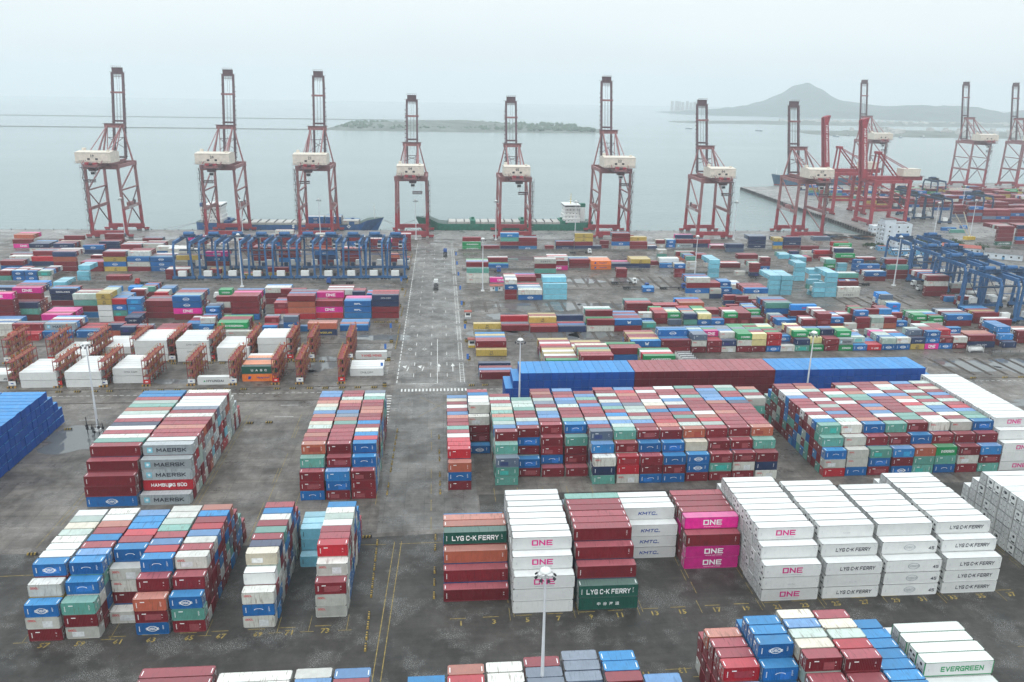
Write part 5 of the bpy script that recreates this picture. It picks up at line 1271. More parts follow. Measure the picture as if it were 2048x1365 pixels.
# ---------------------------------------------------------------- reefer racks
M_RACK = mat('rack_red_paint', (.24,.045,.045), .55, .25, .9); M_RAIL = mat('rack_yellow_rail', (.40,.22,.05), .5, .3, 2)
def rack(tag_col):
    t = thing('reefer_rack', 'x', 'access rack'); W, D, H = 2.1, 17.4, 9.4
    def part(name, fn, par=None): mb = MB(); fn(mb); return mb.build(name, par or t)
    def frame(mb):
        for k in range(7):
            y = k*D/6
            for x in (0, W): mb.beam((x, y, 0), (x, y, H), .2, .2, M_RACK)
            for z in (1.2, 3.2, 6.1, 9.0): mb.beam((0, y, z), (W, y, z), .14, .16, M_RACK)
        for x in (0, W):
            for z in (3.1, 6.0, 8.9): mb.beam((x, 0, z), (x, D, z), .16, .24, M_RACK)
    part('frame', lambda mb: (frame(mb), [mb.box(.3 if k % 2 else 1.2, 1.2+k*2.7, z+.6, .8 if k % 2 else 1.7, 1.9+k*2.7, z+1.9, (M_RAIL if (k+int(z)) % 3 else DARK)) for k in range(6) for z in (.1, 3.2, 6.1)]))
    for z in (3.2, 6.1, 9.0): part('walkway', lambda mb: (mb.box(.05, 0, z, W-.05, D, z+.07, M_RACK)))
    for z in (3.2, 6.1, 9.0):
        part('handrail', lambda mb: ([mb.beam((x, 0, z+q), (x, D, z+q), .07, .07, M_RAIL) for x in (.02, W-.02) for q in (.55, 1.1)], [mb.beam((x, k*D/8, z), (x, k*D/8, z+1.1), .07, .07, M_RAIL) for x in (.02, W-.02) for k in range(9)]))
    part('ladder', lambda mb: [mb.beam((.4+x, .5+q*2.4/9*0, z0), (.4+x, 3.4, z0+2.9), .09, .09, M_RAIL) for x in (0, 1.2) for q in (0,) for z0 in (.2, 3.2, 6.1)])
    part('warning_board', lambda mb: (mb.box(-.15, -.18, .7, W+.15, -.06, 2.2, tag_col), mb.box(.6, -.2, 1.25, W-.6, -.17, 1.6, INK['w'] if tag_col is REDM else INK['b'])))
    part('barrier_foot', lambda mb: [mb.box(x, -1.1, 0, x+.5, -.5, .5, m_) for x, m_ in ((-.5, M_RAIL), (.1, DARK), (.7, M_RAIL), (1.3, DARK), (1.9, M_RAIL))])
    part('lamp_post', lambda mb: [mb.beam((W, y, H), (W, y, H+1.9), .1, .1, M_RACK) or mb.box(W-.2, y-.2, H+1.2, W+.2, y+.2, H+1.8, mat('rack_lamp', (.5,.1,.04), .4, .1)) for y in (2, 8, 14)])
    return t
rw, rr_ = rack(WHT), rack(REDM); uw = ur = False
RK1 = [(-149.9, 0), (-134.5, 1), (-119.3, 0), (-104.8, 1), (-89.6, 0), (-75.2, 0), (-60.4, 1), (-52.0, 0), (-37.3, 1)]; RK2 = [(-164.6, 0), (-148.8, 1), (-133.6, 0), (-118.2, 1), (-104.4, 0), (-89.6, 1), (-75.0, 0), (-60.0, 1), (-52.0, 0), (-37.2, 0)]
for row, ys, lst in (('front', 277.2, RK1), ('rear', 304.2, RK2)):
    for k, (x, c) in enumerate(lst):
        if c: o = copy_tree(rr_) if ur else rr_; ur = True
        else: o = copy_tree(rw) if uw else rw; uw = True
        relabel(o, 'red steel access rack with yellow rails, %s from left in the %s rack row' % (ORD[k], row), 'red reefer racks left of the road', (x, ys, 0))

# ---------------------------------------------------------------- tank containers / white flat racks
M_TFR = mat('tank_frame_dark', (.10,.10,.11), .6, .2)
def tank():
    t = thing('tank_container', 'x', 'tank container'); L, h = 6.06, 2.59
    def part(name, fn, sm=False): mb = MB(); fn(mb); return mb.build(name, t, smooth=sm)
    part('frame', lambda mb: ([mb.beam((x, y, 0), (x, y, h), .14, .14, WHT) for x in (.07, L-.07) for y in (.07, CW-.07)], [mb.beam((0, y, z), (L, y, z), .12, .14, M_TFR) for y in (.07, CW-.07) for z in (.08, h-.08)], [mb.beam((x, 0, z), (x, CW, z), .14, .14, M_TFR) for x in (.07, L-.07) for z in (.08, h-.08)], [mb.beam((x, .1, .1), (x, CW-.1, h-.1), .1, .1, WHT) for x in (.07, L-.07)]))
    part('tank', lambda mb: (mb.tube((.35, CW/2, h/2), (L-.35, CW/2, h/2), 1.08, 1.08, WHT, 20), mb.tube((.12, CW/2, h/2), (.35, CW/2, h/2), .7, 1.08, WHT, 20), mb.tube((L-.35, CW/2, h/2), (L-.12, CW/2, h/2), 1.08, .7, WHT, 20)), True)
    part('top_hatch', lambda mb: (mb.box(.6, CW/2-.35, h-.22, L-.6, CW/2+.35, h-.12, GREY), mb.tube((L/2, CW/2, h-.2), (L/2, CW/2, h+.02), .3, .3, GREY, 10)))
    return t
tk = tank(); used = False
TK = [(93.0+k*.0, 281.5+k*2.65, 0, 'white framed tank container, %s of the diagonal row right of the grey lettered box' % ORD[k]) for k in range(8)]
TK += [(111.5, 283.5, 0, 'white framed tank container alone just behind the maroon wall, left one of a pair'), (118, 283.5, 0, 'white framed tank container behind the maroon wall, right one of a pair'), (135.2, 285, 0, 'white framed tank container behind the blue wall, left one of a pair'), (141.8, 285, 0, 'white framed tank container behind the blue wall, right one of a pair'),
  (219.0, 303.2, 0, 'white tank container lying alone before the dark stack'), (178.5, 277.5, 0, 'pale lattice-sided box at the right end of the blue wall'), (283, 402, 0, 'white tank container under the right gantries'), (289.5, 388, 0, 'white tank container under the second gantry, right cluster')]
for x, y, z, lb in TK:
    o = copy_tree(tk) if used else tk; used = True; relabel(o, lb, 'white tank containers behind the blue wall', (x, y, z))

# ---------------------------------------------------------------- vehicles
def truck(col):
    t = thing('container_truck', 'x', 'container truck')
    def part(name, fn, par=None): mb = MB(); fn(mb); return mb.build(name, par or t)
    cb_ = part('cab', lambda mb: (mb.box(0, .1, .7, 2.3, 2.4, 2.1, col), mb.beam((1.1, 1.25, 2.0), (1.02, 1.25, 3.15), 2.0, 1.9, col, 1.7, 2.1) if False else mb.box(.1, .15, 2.1, 2.0, 2.35, 3.1, col), mb.box(.3, .3, 3.1, 1.8, 2.2, 3.3, col)))
    part('windscreen', lambda mb: (mb.box(1.98, .3, 2.1, 2.06, 2.2, 2.9, GLS), mb.box(.5, .08, 2.1, 1.6, .16, 2.85, GLS)), cb_)
    part('chassis', lambda mb: (mb.box(-12.2, .7, .95, .2, 1.8, 1.25, DARK), [mb.box(x, .1, 1.2, x+.25, 2.4, 1.35, DARK) for x in (-12.2, -9, -6, -3, -.6)]))
    for x in (1.4, -1.2, -8.6, -9.9, -11.2): part('wheel', lambda mb: (mb.tube((x, .05, .52), (x, .55, .52), .52, .52, RUBBER, 12), mb.tube((x, 1.95, .52), (x, 2.45, .52), .52, .52, RUBBER, 12), mb.tube((x, .03, .52), (x, .2, .52), .22, .22, GREY, 8)))
    return t
tw = truck(WHT); tb = truck(mat('truck_blue', (.02,.08,.30), .4, .1)); tr_ = truck(mat('truck_red', (.42,.03,.03), .4, .1))
UT = {}
for proto, x, y, rz, lb in ((tw, 105.5, 430.5, 0, 'white-cabbed truck with empty trailer left of the puddles'), (tb, 129.6, 417.4, 0, 'blue-cabbed truck on the wet lane behind the lone blue box'), (tw, 148.0, 436.0, 0, 'white-cabbed truck with empty trailer near the maroon stacks'), (tb, 109.6, 418.4, 0, 'blue-cabbed truck with long empty trailer'),
    (tr_, 221.8, 428.0, R(180), 'red-cabbed truck beside the sky blue stacks'), (tw, 228.0, 427.4, R(180), 'white-cabbed truck pulling away beside a blue stack'), (tw, 266, 425.2, R(180), 'white-cabbed truck parked by the mixed stack, right yard'), (tw, 262.5, 414, R(180), 'second white-cabbed truck by the mixed stack'),
    (tb, 400, 664, 0, 'blue truck on the far pier road'), (tw, -111, 404, R(180), 'white-cabbed truck before the gantry row'), (tb, 190, 444, 0, 'blue truck between the sky blue stacks'), (tb, 32, 461, 0, 'blue-cabbed truck on the lane behind the long low wall'), (tw, 96, 519, 0, 'white-cabbed truck on the lane before the rearmost stacks'), (tr_, -160, 436, R(180), 'red-cabbed truck on the lane before the left gantries'), (tb, -60, 436, R(180), 'blue-cabbed truck on the lane before the left gantries'), (tw, 180, 326, 0, 'white-cabbed truck between the green and mixed stacks'), (tw, -2, 430, R(90), 'white-cabbed truck driving away up the far road'), (tb, 3.5, 520, R(90), 'blue-cabbed truck at the quay end of the road')):
    o = copy_tree(proto) if id(proto) in UT else proto; UT[id(proto)] = 1; relabel(o, lb, 'container trucks in the yard', (x, y, 0), rz)
def car(col):
    t = thing('car', 'x', 'car')
    def part(name, fn): mb = MB(); fn(mb); return mb.build(name, t)
    part('body', lambda mb: (mb.box(0, 0, .3, 4.4, 1.75, .95, col), mb.beam((2.0, .875, .95), (2.1, .875, 1.45), 1.6, 2.5, col, 1.4, 1.6) if False else mb.box(.9, .1, .95, 3.3, 1.65, 1.45, col)))
    part('window', lambda mb: (mb.box(1.0, .07, 1.0, 3.2, 1.68, 1.36, GLS)))
    for x in (.85, 3.5): part('wheel', lambda mb: (mb.tube((x, -.02, .32), (x, .2, .32), .32, .32, RUBBER, 10), mb.tube((x, 1.55, .32), (x, 1.77, .32), .32, .32, RUBBER, 10)))
    return t
cw_ = car(WHT)
for k, (x, y, lb) in enumerate(((309, 508.5, 'white car parked by the light blue sheds'), (316, 505.5, 'second white car by the light blue sheds'), (300, 536, 'white car beside the office building wall'))):
    o = cw_ if k == 0 else copy_tree(cw_); relabel(o, lb, 'cars by the office building', (x, y, 0), .3*k)

# ---------------------------------------------------------------- ships
def ship(name, label, bow, stern, y0, beam, hullm, house_at, flip, zd=3.2, zb=7.2, cargo=()):
    """hull along x from stern to bow"""
    t = thing(name, label, 'cargo ship', ((bow+stern)/2, y0+beam/2, SEA)); L = abs(bow-stern); s = 1 if bow > stern else -1; zd -= SEA; zb -= SEA
    def part(nm, fn, par=None): mb = MB(); fn(mb); return mb.build(nm, par or t)
    REDB = mat('hull_antifouling', (.20,.035,.035), .6, .3, .8); DECK = mat('ship_deck', (.09,.13,.12), .7, .2)
    def hull(mb):
        st = [(-.5, .55, .0, zd+1.6), (-.485, .82, .0, zd+1.6), (-.44, 1, 0, zd+1.4), (-.36, 1, 0, zd+1.3), (-.34, 1, 0, zd), (.33, 1, 0, zd), (.37, .97, 0, zd+.6), (.41, .8, .0, zb-.8), (.455, .48, .0, zb), (.5, .05, 0, zb+.6)]
        prof = []
        for (u, wd, _, zt) in st:
            x = s*u*L; hw = wd*beam/2; fl = .86 if u < .4 else .45
            xi = x if u < .45 else s*(u-.035)*L; prof.append([(xi, -hw*fl, -2), (xi, -hw*(fl if u > .4 else 1), 1.2), (x, -hw, zt), (x, hw, zt), (xi, hw*(fl if u > .4 else 1), 1.2), (xi, hw*fl, -2)])
        for a, b in zip(prof, prof[1:]):
            for k, m in ((0, REDB), (1, hullm), (2, DECK), (3, hullm), (4, REDB)):
                q = [a[k], b[k], b[k+1], a[k+1]]; mb.quad(q if s > 0 else q[::-1], m)
        mb.quad(prof[0], hullm); mb.quad(prof[-1][::-1], hullm)
    part('hull', hull)
    HATCH = mat('hatch_cover', (.50,.49,.46), .5, .15, .7)
    n = 0
    for k in range(14):
        u0 = -.31+k*.045
        if u0 > .31: break
        x0, x1 = sorted((s*u0*L, s*(u0+.042)*L))
        part('hatch_cover', lambda mb: (mb.box(x0, -beam*.38, zd, x1, beam*.38, zd+1.5, HATCH), mb.box(x0, -beam*.38-.1, zd+1.5, x0+.25, beam*.38+.1, zd+2.1, DARK)))
    hx = s*house_at*L
    def house(mb):
        for k, (w_, d_) in enumerate(((13, .9), (12, .84), (11, .8), (10.5, .78), (12, .95))):
            z0 = zd+1.3+k*2.7; mb.box(hx-w_/2, -beam*d_/2, z0, hx+w_/2, beam*d_/2, z0+2.6, WHT); mb.box(hx-w_/2-.4, -beam*d_/2-.4, z0+2.6, hx+w_/2+.4, beam*d_/2+.4, z0+2.7, WHT)
            if k < 4:
                for j in range(4): mb.box(hx-w_/2+1.2+j*2.6, -beam*d_/2-.05, z0+1.2, hx-w_/2+1.8+j*2.6, -beam*d_/2+.02, z0+1.8, DARK)
            else: mb.box(hx-w_/2+.3, -beam*d_/2-.06, z0+1.1, hx+w_/2-.3, -beam*d_/2+.02, z0+2.0, GLS); mb.box(hx-w_/2-.06, -beam*d_/2+.3, z0+1.1, hx-w_/2+.02, beam*d_/2-.3, z0+2, GLS); mb.box(hx+w_/2-.02, -beam*d_/2+.3, z0+1.1, hx+w_/2+.06, beam*d_/2-.3, z0+2, GLS)
    part('deckhouse', house)
    part('mast', lambda mb: (mb.tube((hx, 0, zd+14.8), (hx, 0, zd+23), .3, .12, WHT if not flip else YEL, 8), mb.beam((hx-1.8, 0, zd+19), (hx+1.8, 0, zd+19), .2, .2, WHT), mb.beam((hx-1.2, 0, zd+21), (hx+1.2, 0, zd+21), .15, .15, WHT), mb.box(hx-1.4, -.3, zd+17, hx+1.4, .3, zd+17.3, WHT)))
    part('funnel', lambda mb: (mb.box(hx-s*9-2, -2.2, zd+1.3, hx-s*9+2.2, 2.2, zd+14, WHT), mb.box(hx-s*9-2.1, -2.3, zd+12.4, hx-s*9+2.3, 2.3, zd+15, hullm)))
    part('foremast', lambda mb: (mb.tube((s*.45*L, 0, zb), (s*.45*L, 0, zb+11), .28, .12, WHT, 8), mb.beam((s*.45*L-1, 0, zb+8), (s*.45*L+1, 0, zb+8), .15, .15, WHT)))
    part('rail', lambda mb: ([mb.beam((s*u*L, -beam*.46, zd+1.4), (s*u*L, -beam*.46, zd+2.5), .1, .1, WHT) for u in [-.48+.012*k for k in range(10)]], mb.beam((-s*.48*L, -beam*.46, zd+2.5), (-s*.36*L, -beam*.46, zd+2.5), .1, .1, WHT)))
    for u in ((-.335, .33) if not flip else (-.325, -.1, .18)): part('deck_post', lambda mb: (mb.box(s*u*L-2.0, -beam*.46, zd, s*u*L+2.0, beam*.46, zd+2.6, hullm), mb.box(s*u*L-1, -1, zd+2.6, s*u*L+1, 1, zd+4.2, hullm)))
    return t
bl = ship('cargo_ship', 'long blue cargo ship moored under the three left cranes', -44, -182.5, 616.5, 19, mat('ship_blue_hull', (.02,.10,.27), .45, .2, .5), -.40, False)
gr = ship('cargo_ship', 'green cargo ship with white deckhouse moored in mid quay', -20, 117.5, 616.5, 19, mat('ship_green_hull', (.02,.16,.11), .5, .25, .5), -.375, True, 4.2, 8.2)
# lettering and deck cargo of the blue ship
mb = MB()
for ch, x in (('S', 1.5), ('I', 15), ('N', 28.5), ('O', 42)):
    v, f, wd = text_geo(ch, .06, 1); mb.add(v, f, lambda px, py: (x+px*3.0, -9.62, 1.9-SEA-1.2+py*3.0), INK['w'])
mb.build('hull_lettering', bl)
for k, (x, n_, c) in enumerate(((-100.5, 2, 'B'), (-87.5, 2, 'B'), (-74.5, 1, 'w'))):
    for j in range(n_):
        for r_ in range(5 if j else 6):
            if (k*7+j*3+r_) % 4 == 3 and r_ > 1: continue
            o = inst('shipping_container', full_mesh(12.19, 2.59, (c if r_ == 0 else 'AwwSBA'[r_]), 1, False), None, (x, 617.3+r_*2.6, 3.9+j*2.62)); o['label'] = '%s container on the blue ship, %s tier, %s row, %s bay' % (CNAME[clear_codes(c if r_ == 0 else 'AwwSBA'[r_])], ('lower', 'upper')[j], ORD[r_], ORD[k]); o['category'] = 'shipping container'; o['group'] = 'containers on the deck of the blue ship'
ship('cargo_ship', 'dark blue cargo ship moored beyond the far pier', 407, 530, 975, 18, mat('ship_dark_hull', (.03,.09,.16), .5, .2, .5), -.40, False, 6.5, 9.5)

# ---------------------------------------------------------------- buildings
M_PLAST = mat('whitewashed_plaster', (.58,.63,.68), .7, .12, .4); M_ROOFG = mat('flat_roof_grey', (.16,.15,.15), .7, .25, .5); M_TILE = mat('red_sheet_roof', (.34,.10,.08), .6, .2, 1); M_SHED = mat('light_blue_shed', (.10,.30,.50), .5, .15, .8)
def building(name, label, cat, loc, rz, W, D, H, wallm, roofm, nx, nz, parapet=.8, pitched=False, ww=1.15, wh=1.1):
    t = thing(name, label, cat, loc, rz)
    def part(nm, fn, par=None): mb = MB(); fn(mb); return mb.build(nm, par or t)
    part('wall', lambda mb: (mb.box(0, 0, 0, W, D, H, wallm, '+'), (mb.box(0, 0, H, W, .3, H+parapet, wallm), mb.box(0, D-.3, H, W, D, H+parapet, wallm), mb.box(0, .3, H, .3, D-.3, H+parapet, wallm), mb.box(W-.3, .3, H, W, D-.3, H+parapet, wallm)) if not pitched else None))
    if pitched: part('roof', lambda mb: (mb.quad([(-.4,-.5,H-.1),(W+.4,-.5,H-.1),(W+.4,D/2,H+D*.2),(-.4,D/2,H+D*.2)], roofm), mb.quad([(-.4,D/2,H+D*.2),(W+.4,D/2,H+D*.2),(W+.4,D+.5,H-.1),(-.4,D+.5,H-.1)], roofm), mb.quad([(0,0,H),(0,D/2,H+D*.2),(0,D,H)], wallm), mb.quad([(W,D,H),(W,D/2,H+D*.2),(W,0,H)], wallm), mb.quad([(0,0,H),(0,D,H),(W,D,H),(W,0,H)], wallm)))
    else: part('roof', lambda mb: mb.quad([(.3,.3,H),(W-.3,.3,H),(W-.3,D-.3,H),(.3,D-.3,H)], roofm))
    fh = H/nz
    for k in range(nz):
        for i in range(nx):
            x = W*(i+.5)/nx; z = k*fh+fh*.35
            f_ = part('window', lambda mb: mb.box(x-ww/2-.12, -.06, z-.12, x+ww/2+.12, .04, z+wh+.12, WHT)); part('pane', lambda mb: mb.box(x-ww/2, -.09, z, x+ww/2, -.065, z+wh, GLS), f_)
        for j in range(max(1, int(D/4))):
            y = D*(j+.5)/max(1, int(D/4)); z = k*fh+fh*.35
            f_ = part('window', lambda mb: mb.box(-.06, y-ww/2-.12, z-.12, .04, y+ww/2+.12, z+wh+.12, WHT)); part('pane', lambda mb: mb.box(-.09, y-ww/2, z, -.065, y+ww/2, z+wh, GLS), f_)
    part('door', lambda mb: mb.box(W*.5-.8, -.08, 0, W*.5+.8, .02, 2.3, M_SHED))
    return t
b_ = building('office_building', 'whitewashed five storey office building beside the basin', 'office building', (313.5, 546, 0), R(-4), 19, 13, 15.5, M_PLAST, M_ROOFG, 3, 5)
mb = MB(); mb.box(1, 4, 15.5, 9, 12, 18.6, M_PLAST); mb.box(.8, 3.8, 18.6, 9.2, 12.2, 18.8, M_ROOFG); mb.build('stair_head', b_)
for k in range(5):
    mb = MB(); mb.box(-1.2, 1.0, k*3.1+.2, 0, 4.4, k*3.1+1.2, M_PLAST); mb.build('balcony', b_)
building('annex_building', 'low two storey white annex below the office building', 'annex building', (311.5, 527, 0), R(-6), 16, 10, 7.2, M_PLAST, M_ROOFG, 4, 2)
building('shed', 'long light blue shed with white roof edge by the annex', 'shed', (302.5, 513.5, 0), R(-3), 26, 6, 3.2, M_SHED, WHT, 6, 1, .3)
building('shed', 'small blue cabin with brown roof left of the annex', 'shed', (301.5, 530.5, 0), R(-8), 9, 5, 3.0, M_SHED, M_TILE, 2, 1, .1)
building('low_building', 'long white single storey house right of the trees', 'low building', (347, 530, 0), R(-30), 24, 8, 3.6, M_PLAST, M_TILE, 7, 1, .2, True)
building('low_building', 'white house with dark roof behind the right gantries', 'low building', (362, 505, 0), R(-32), 22, 10, 4.2, M_PLAST, M_ROOFG, 5, 1, .2, True)
building('low_building', 'small white pier house in front of the box-boom crane', 'low building', (338, 607, 0), R(-5), 18, 8, 5, M_PLAST, WHT, 5, 1, .3)
building('site_hut', 'small white hut with striped roof beside the yard mast', 'hut', (25.5, 416.5, 0), 0, 6.5, 3, 2.8, WHT, M_TILE, 2, 1, .1, True, .7, .9)
for k, (x, y, lb) in enumerate(((10.4, 361.5, 'small guard booth with red roof, farther one right of the road'), (10.6, 317.3, 'guard booth with red roof on yellow base, nearer one right of the road'), (-22.5, 491, 'small booth with orange roof left of the road near the gantries'))):
    t = thing('guard_booth', lb, 'guard booth', (x, y, 0))
    for nm, bx_ in (('base', (0,0,0,2.9,2.4,.9,YEL if k == 1 else GREY)), ('wall', (.1,.1,.9,2.8,2.3,3.3,WHT)), ('roof', (-.3,-.3,3.3,3.2,2.7,3.6,M_TILE)), ('window', (.5,.04,1.7,2.4,.12,2.7,GLS))):
        mb = MB(); mb.box(*bx_[:6], bx_[6]); mb.build(nm, t)

# ---------------------------------------------------------------- trees
M_LEAF = [mat('leaf_dark', (.022,.052,.020), .6, .3, 1.5), mat('leaf_mid', (.040,.085,.030), .6, .3, 1.5)]; M_BARK = mat('bark', (.07,.05,.035), .8, .3, 2)
def tree(loc, h, r, seed, label):
    rr = random.Random(seed); t = thing('tree', label, 'tree', loc, 0, 'trees round the office building')
    mb = MB(); mb.tube((0,0,0), (.1,.1,h*.55), .22, .12, M_BARK, 8)
    for k in range(5): a = rr.uniform(0, 6.28); mb.tube((0,0,h*(.3+.05*k)), (math.cos(a)*r*.6, math.sin(a)*r*.6, h*(.55+.07*k)), .1, .04, M_BARK, 6)
    mb.build('trunk', t); mb = MB()
    cl = [(rr.gauss(0, r*.45), rr.gauss(0, r*.45), h*rr.uniform(.45, .9), r*rr.uniform(.3, .55)) for _ in range(12)]
    for cx, cy, cz, cr_ in cl:
        for _ in range(60):
            d = Vector((rr.gauss(0,1), rr.gauss(0,1), rr.gauss(0,.8))).normalized()*cr_*rr.uniform(.6, 1.05); p = Vector((cx, cy, cz))+d; a = Vector((rr.gauss(0,1), rr.gauss(0,1), rr.gauss(0,1))).normalized(); b = a.cross(d.normalized()+Vector((.1,.2,.3))).normalized(); k = rr.uniform(.22, .5)
            mb.quad([p-a*k, p-b*k*.6, p+a*k, p+b*k*.6], M_LEAF[rr.random() < .45])
    mb.build('crown', t)
TR = [(333,543,7,4.5),(340,541,7.5,5),(347,545,6,4),(355,540,6.5,4.5),(362,536,6,4),(303,539,3.5,2.6),(306.5,536,3.6,2.8),(300,543,3,2.4),(372,520,6.5,4.5),(380,512,6,4),(377,500,5,3.5),(345,522,4.5,3.5),(352,518,5,3.5),(335,530,4,3),(388,520,4.5,3.2),(368,547,5,3.5)]
TW = ['left of the office building', 'right of the annex', 'by the white house', 'among the far low houses']
for k, (x, y, h_, r_) in enumerate(TR): tree((x, y, 0), h_, r_, k+11, '%s green tree, %s from left in the group beside the basin buildings' % (('low bushy' if h_ < 5 else 'dark rounded'), ORD[sorted(q[0] for q in TR).index(x)]))

# ---------------------------------------------------------------- striped kerb blocks, posts, drums
M_BK = mat('kerb_black', (.03,.03,.03), .6, .2, 2); M_YK = mat('kerb_yellow', (.33,.23,.06), .55, .3, 1.2)
def kerb_block():
    mb = MB(); L_ = 2.2
    for k in range(6):
        x = -L_/2+k*L_/6; m = M_BK if k % 2 else M_YK; n = [(x, -.22, 0), (x+L_/6, -.22, 0), (x+L_/6+.12, -.16, .5), (x+.12, -.16, .5), (x, .22, 0), (x+L_/6, .22, 0), (x+L_/6+.12, .16, .5), (x+.12, .16, .5)]
        for q in ((0,1,2,3),(5,4,7,6),(3,2,6,7),(4,0,3,7),(1,5,6,2)): mb.quad([n[j] for j in q], m)
    return mb.mesh('striped_kerb_block')
KB = kerb_block(); nb = 0
def kline(x0, y0, x1, y1, step, desc, jitter=.25, seed=0):
    global nb
    L_ = math.hypot(x1-x0, y1-y0); n = int(L_/step); rr = random.Random(seed)
    for i in range(n+1):
        if nb >= 295: return
        if rr.random() < .12: continue
        q = (i*step+rr.uniform(-.3, .3)*jitter*4)/L_; o = inst('striped_kerb_block', KB, None, (x0+(x1-x0)*q, y0+(y1-y0)*q, .02), math.atan2(y1-y0, x1-x0)); o['label'] = 'yellow and black striped kerb block '+desc; o['category'] = 'kerb block'; o['group'] = 'striped kerb blocks '+desc; nb += 1
kline(-170, 271.3, -22, 271.6, 5.6, 'in the row before the red racks', seed=1); kline(-114.5, 238.5, -45, 241.5, 6, 'in the row behind the left mast', seed=2); kline(-92, 167.2, -79.5, 167.4, 6.4, 'at the left edge of the dark asphalt', seed=3)
kline(-14.9, 120, -15.6, 168, 3.4, 'along the left side of the front roadway', seed=4); kline(-2.3, 146, -2.1, 172, 4.6, 'beside the maroon stack by the road', seed=5); kline(-14.8, 192, -14.2, 236, 4.5, 'beside the narrow stacks left of the road', seed=6); kline(-1.0, 192, -1.4, 230, 5, 'beside the first mixed stack right of the road', seed=7)
kline(10, 272.2, 22, 272.2, 5, 'left of the blue wall end', seed=8); kline(168, 272.3, 330, 273, 6.4, 'in the row behind the white stack at right', seed=9); kline(-21, 170.2, -16, 170.4, 3, 'at the corner of the front roadway', seed=10)
for (ya, yb) in ((318, 334), (340, 352), (366, 384), (404, 418), (438, 452), (470, 482), (505, 520)): kline(-19.2, ya, -19.0, yb, 2.6, 'along the left edge of the far road', seed=int(ya))
kline(-60, 301.2, -22, 301.2, 3.4, 'between the two rack rows', seed=21); kline(-120, 300.6, -64, 300.6, 4.5, 'below the rear racks', seed=22); kline(-30, 356.5, -22, 356.5, 3, 'by the navy and maroon stack', seed=23)
def drum_post():
    mb = MB(); mb.tube((0,0,0), (0,0,1.2), .7, .7, M_YK, 12); mb.tube((0,0,1.2), (0,0,1.5), .72, .5, M_BK, 12); mb.tube((0,0,.4), (0,0,.7), .72, .72, M_BK, 12, False); return mb.mesh('striped_drum')
DM = drum_post()
for k, (x, y) in enumerate(((-21.0, 301.5), (-21.3, 325.5), (-20.8, 356), (-20.7, 272.8), (-20.6, 384), (10.0, 325.5), (10.4, 354.5), (10.2, 301.3), (10.4, 388), (-20.9, 419))):
    o = inst('striped_drum', DM, None, (x, y, 0)); o['label'] = 'yellow and black drum bollard, %s from near along the %s edge of the road' % (ORD[sorted(q[1] for q in ((-21.0, 301.5), (-21.3, 325.5), (-20.8, 356), (-20.7, 272.8), (-20.6, 384), (10.0, 325.5), (10.4, 354.5), (10.2, 301.3), (10.4, 388), (-20.9, 419)) if (q[0] > 0) == (x > 0)).index(y)], 'right' if x > 0 else 'left'); o['category'] = 'drum bollard'; o['group'] = 'drum bollards along the road'
SB = [(-22.6, 287.5), (-22.8, 311), (-22.4, 341), (-22, 369), (-22, 400), (-22, 432), (9.6, 297), (9.8, 339), (9.4, 380), (9.4, 412), (9.2, 446), (9.0, 476), (9, 505)]
for k, (x, y) in enumerate(SB):
    t = thing('sign_post', 'thin post with blue sign board, %s from near, %s road side' % (ORD[sorted(q[1] for q in SB if (q[0] > 0) == (x > 0)).index(y)], 'right' if x > 0 else 'left'), 'sign post', (x, y, 0), 0, 'blue sign posts along the road')
    mb = MB(); mb.tube((0,0,0), (0,0,3.2), .07, .07, GREY, 6); mb.build('post', t); mb = MB(); mb.box(-.45, -.08, 1.9, .45, -.02, 4.0, mat('sign_blue', (.04,.16,.50), .4, .05)); mb.build('sign_board', t)
# low barrier walls and rails between the yard strips
M_BAR = mat('stained_concrete_wall', (.17,.165,.155), .8, .3, .5)
for (x0, x1, y, h_, lb) in ((-320, -21, 437.0, 1.1, 'long stained concrete rail wall before the blue gantry row'), (11, 255, 529.3, 1.2, 'long low concrete wall below the rearmost stacks right of road'), (12, 118, 469.5, 1.0, 'low concrete wall before the orange and mustard stacks'), (135, 250, 459.0, .8, 'low kerb wall behind the maroon stacks right of centre'), (226, 330, 299.0, 1.2, 'low fence wall below the blue boxes at right')):
    t = thing('barrier_wall', lb, 'barrier wall', (x0, y, 0)); mb = MB(); mb.box(0, 0, 0, x1-x0, .35, h_, M_BAR); mb.build('wall', t)
    mb = MB(); n = int((x1-x0)/4)
    for k in range(n): mb.box(k*4, .4, 0, k*4+.12, .52, h_+1.0, DARK)
    mb.box(0, .4, h_+.55, x1-x0, .48, h_+.65, GREY); mb.build('railing', t)
for k in range(64):
    x = -330+k*9.8
    if x > 296: break
    mb = MB(); mb.tube((0,0,0), (0,0,.7), .3, .22, DARK, 8); mb.tube((0,0,.7), (0,0,.9), .42, .36, DARK, 8)
    if k == 0: BOL = mb.mesh('mooring_bollard')
    o = inst('mooring_bollard', BOL, None, (x, 611.4, 0)); o['label'] = 'small dark mooring bollard on the edge of the main quay'; o['category'] = 'mooring bollard'; o['group'] = 'mooring bollards on the quay edge'
mb = MB()
for k in range(70):
    y = 588+k*4.8; x = 334+(y-586)*.0382; mb.box(x-.9, y, -2.2, x-.1, y+1.6, .5, M_BK)
o = mb.build('kerb_strips'); o['kind'] = 'structure'
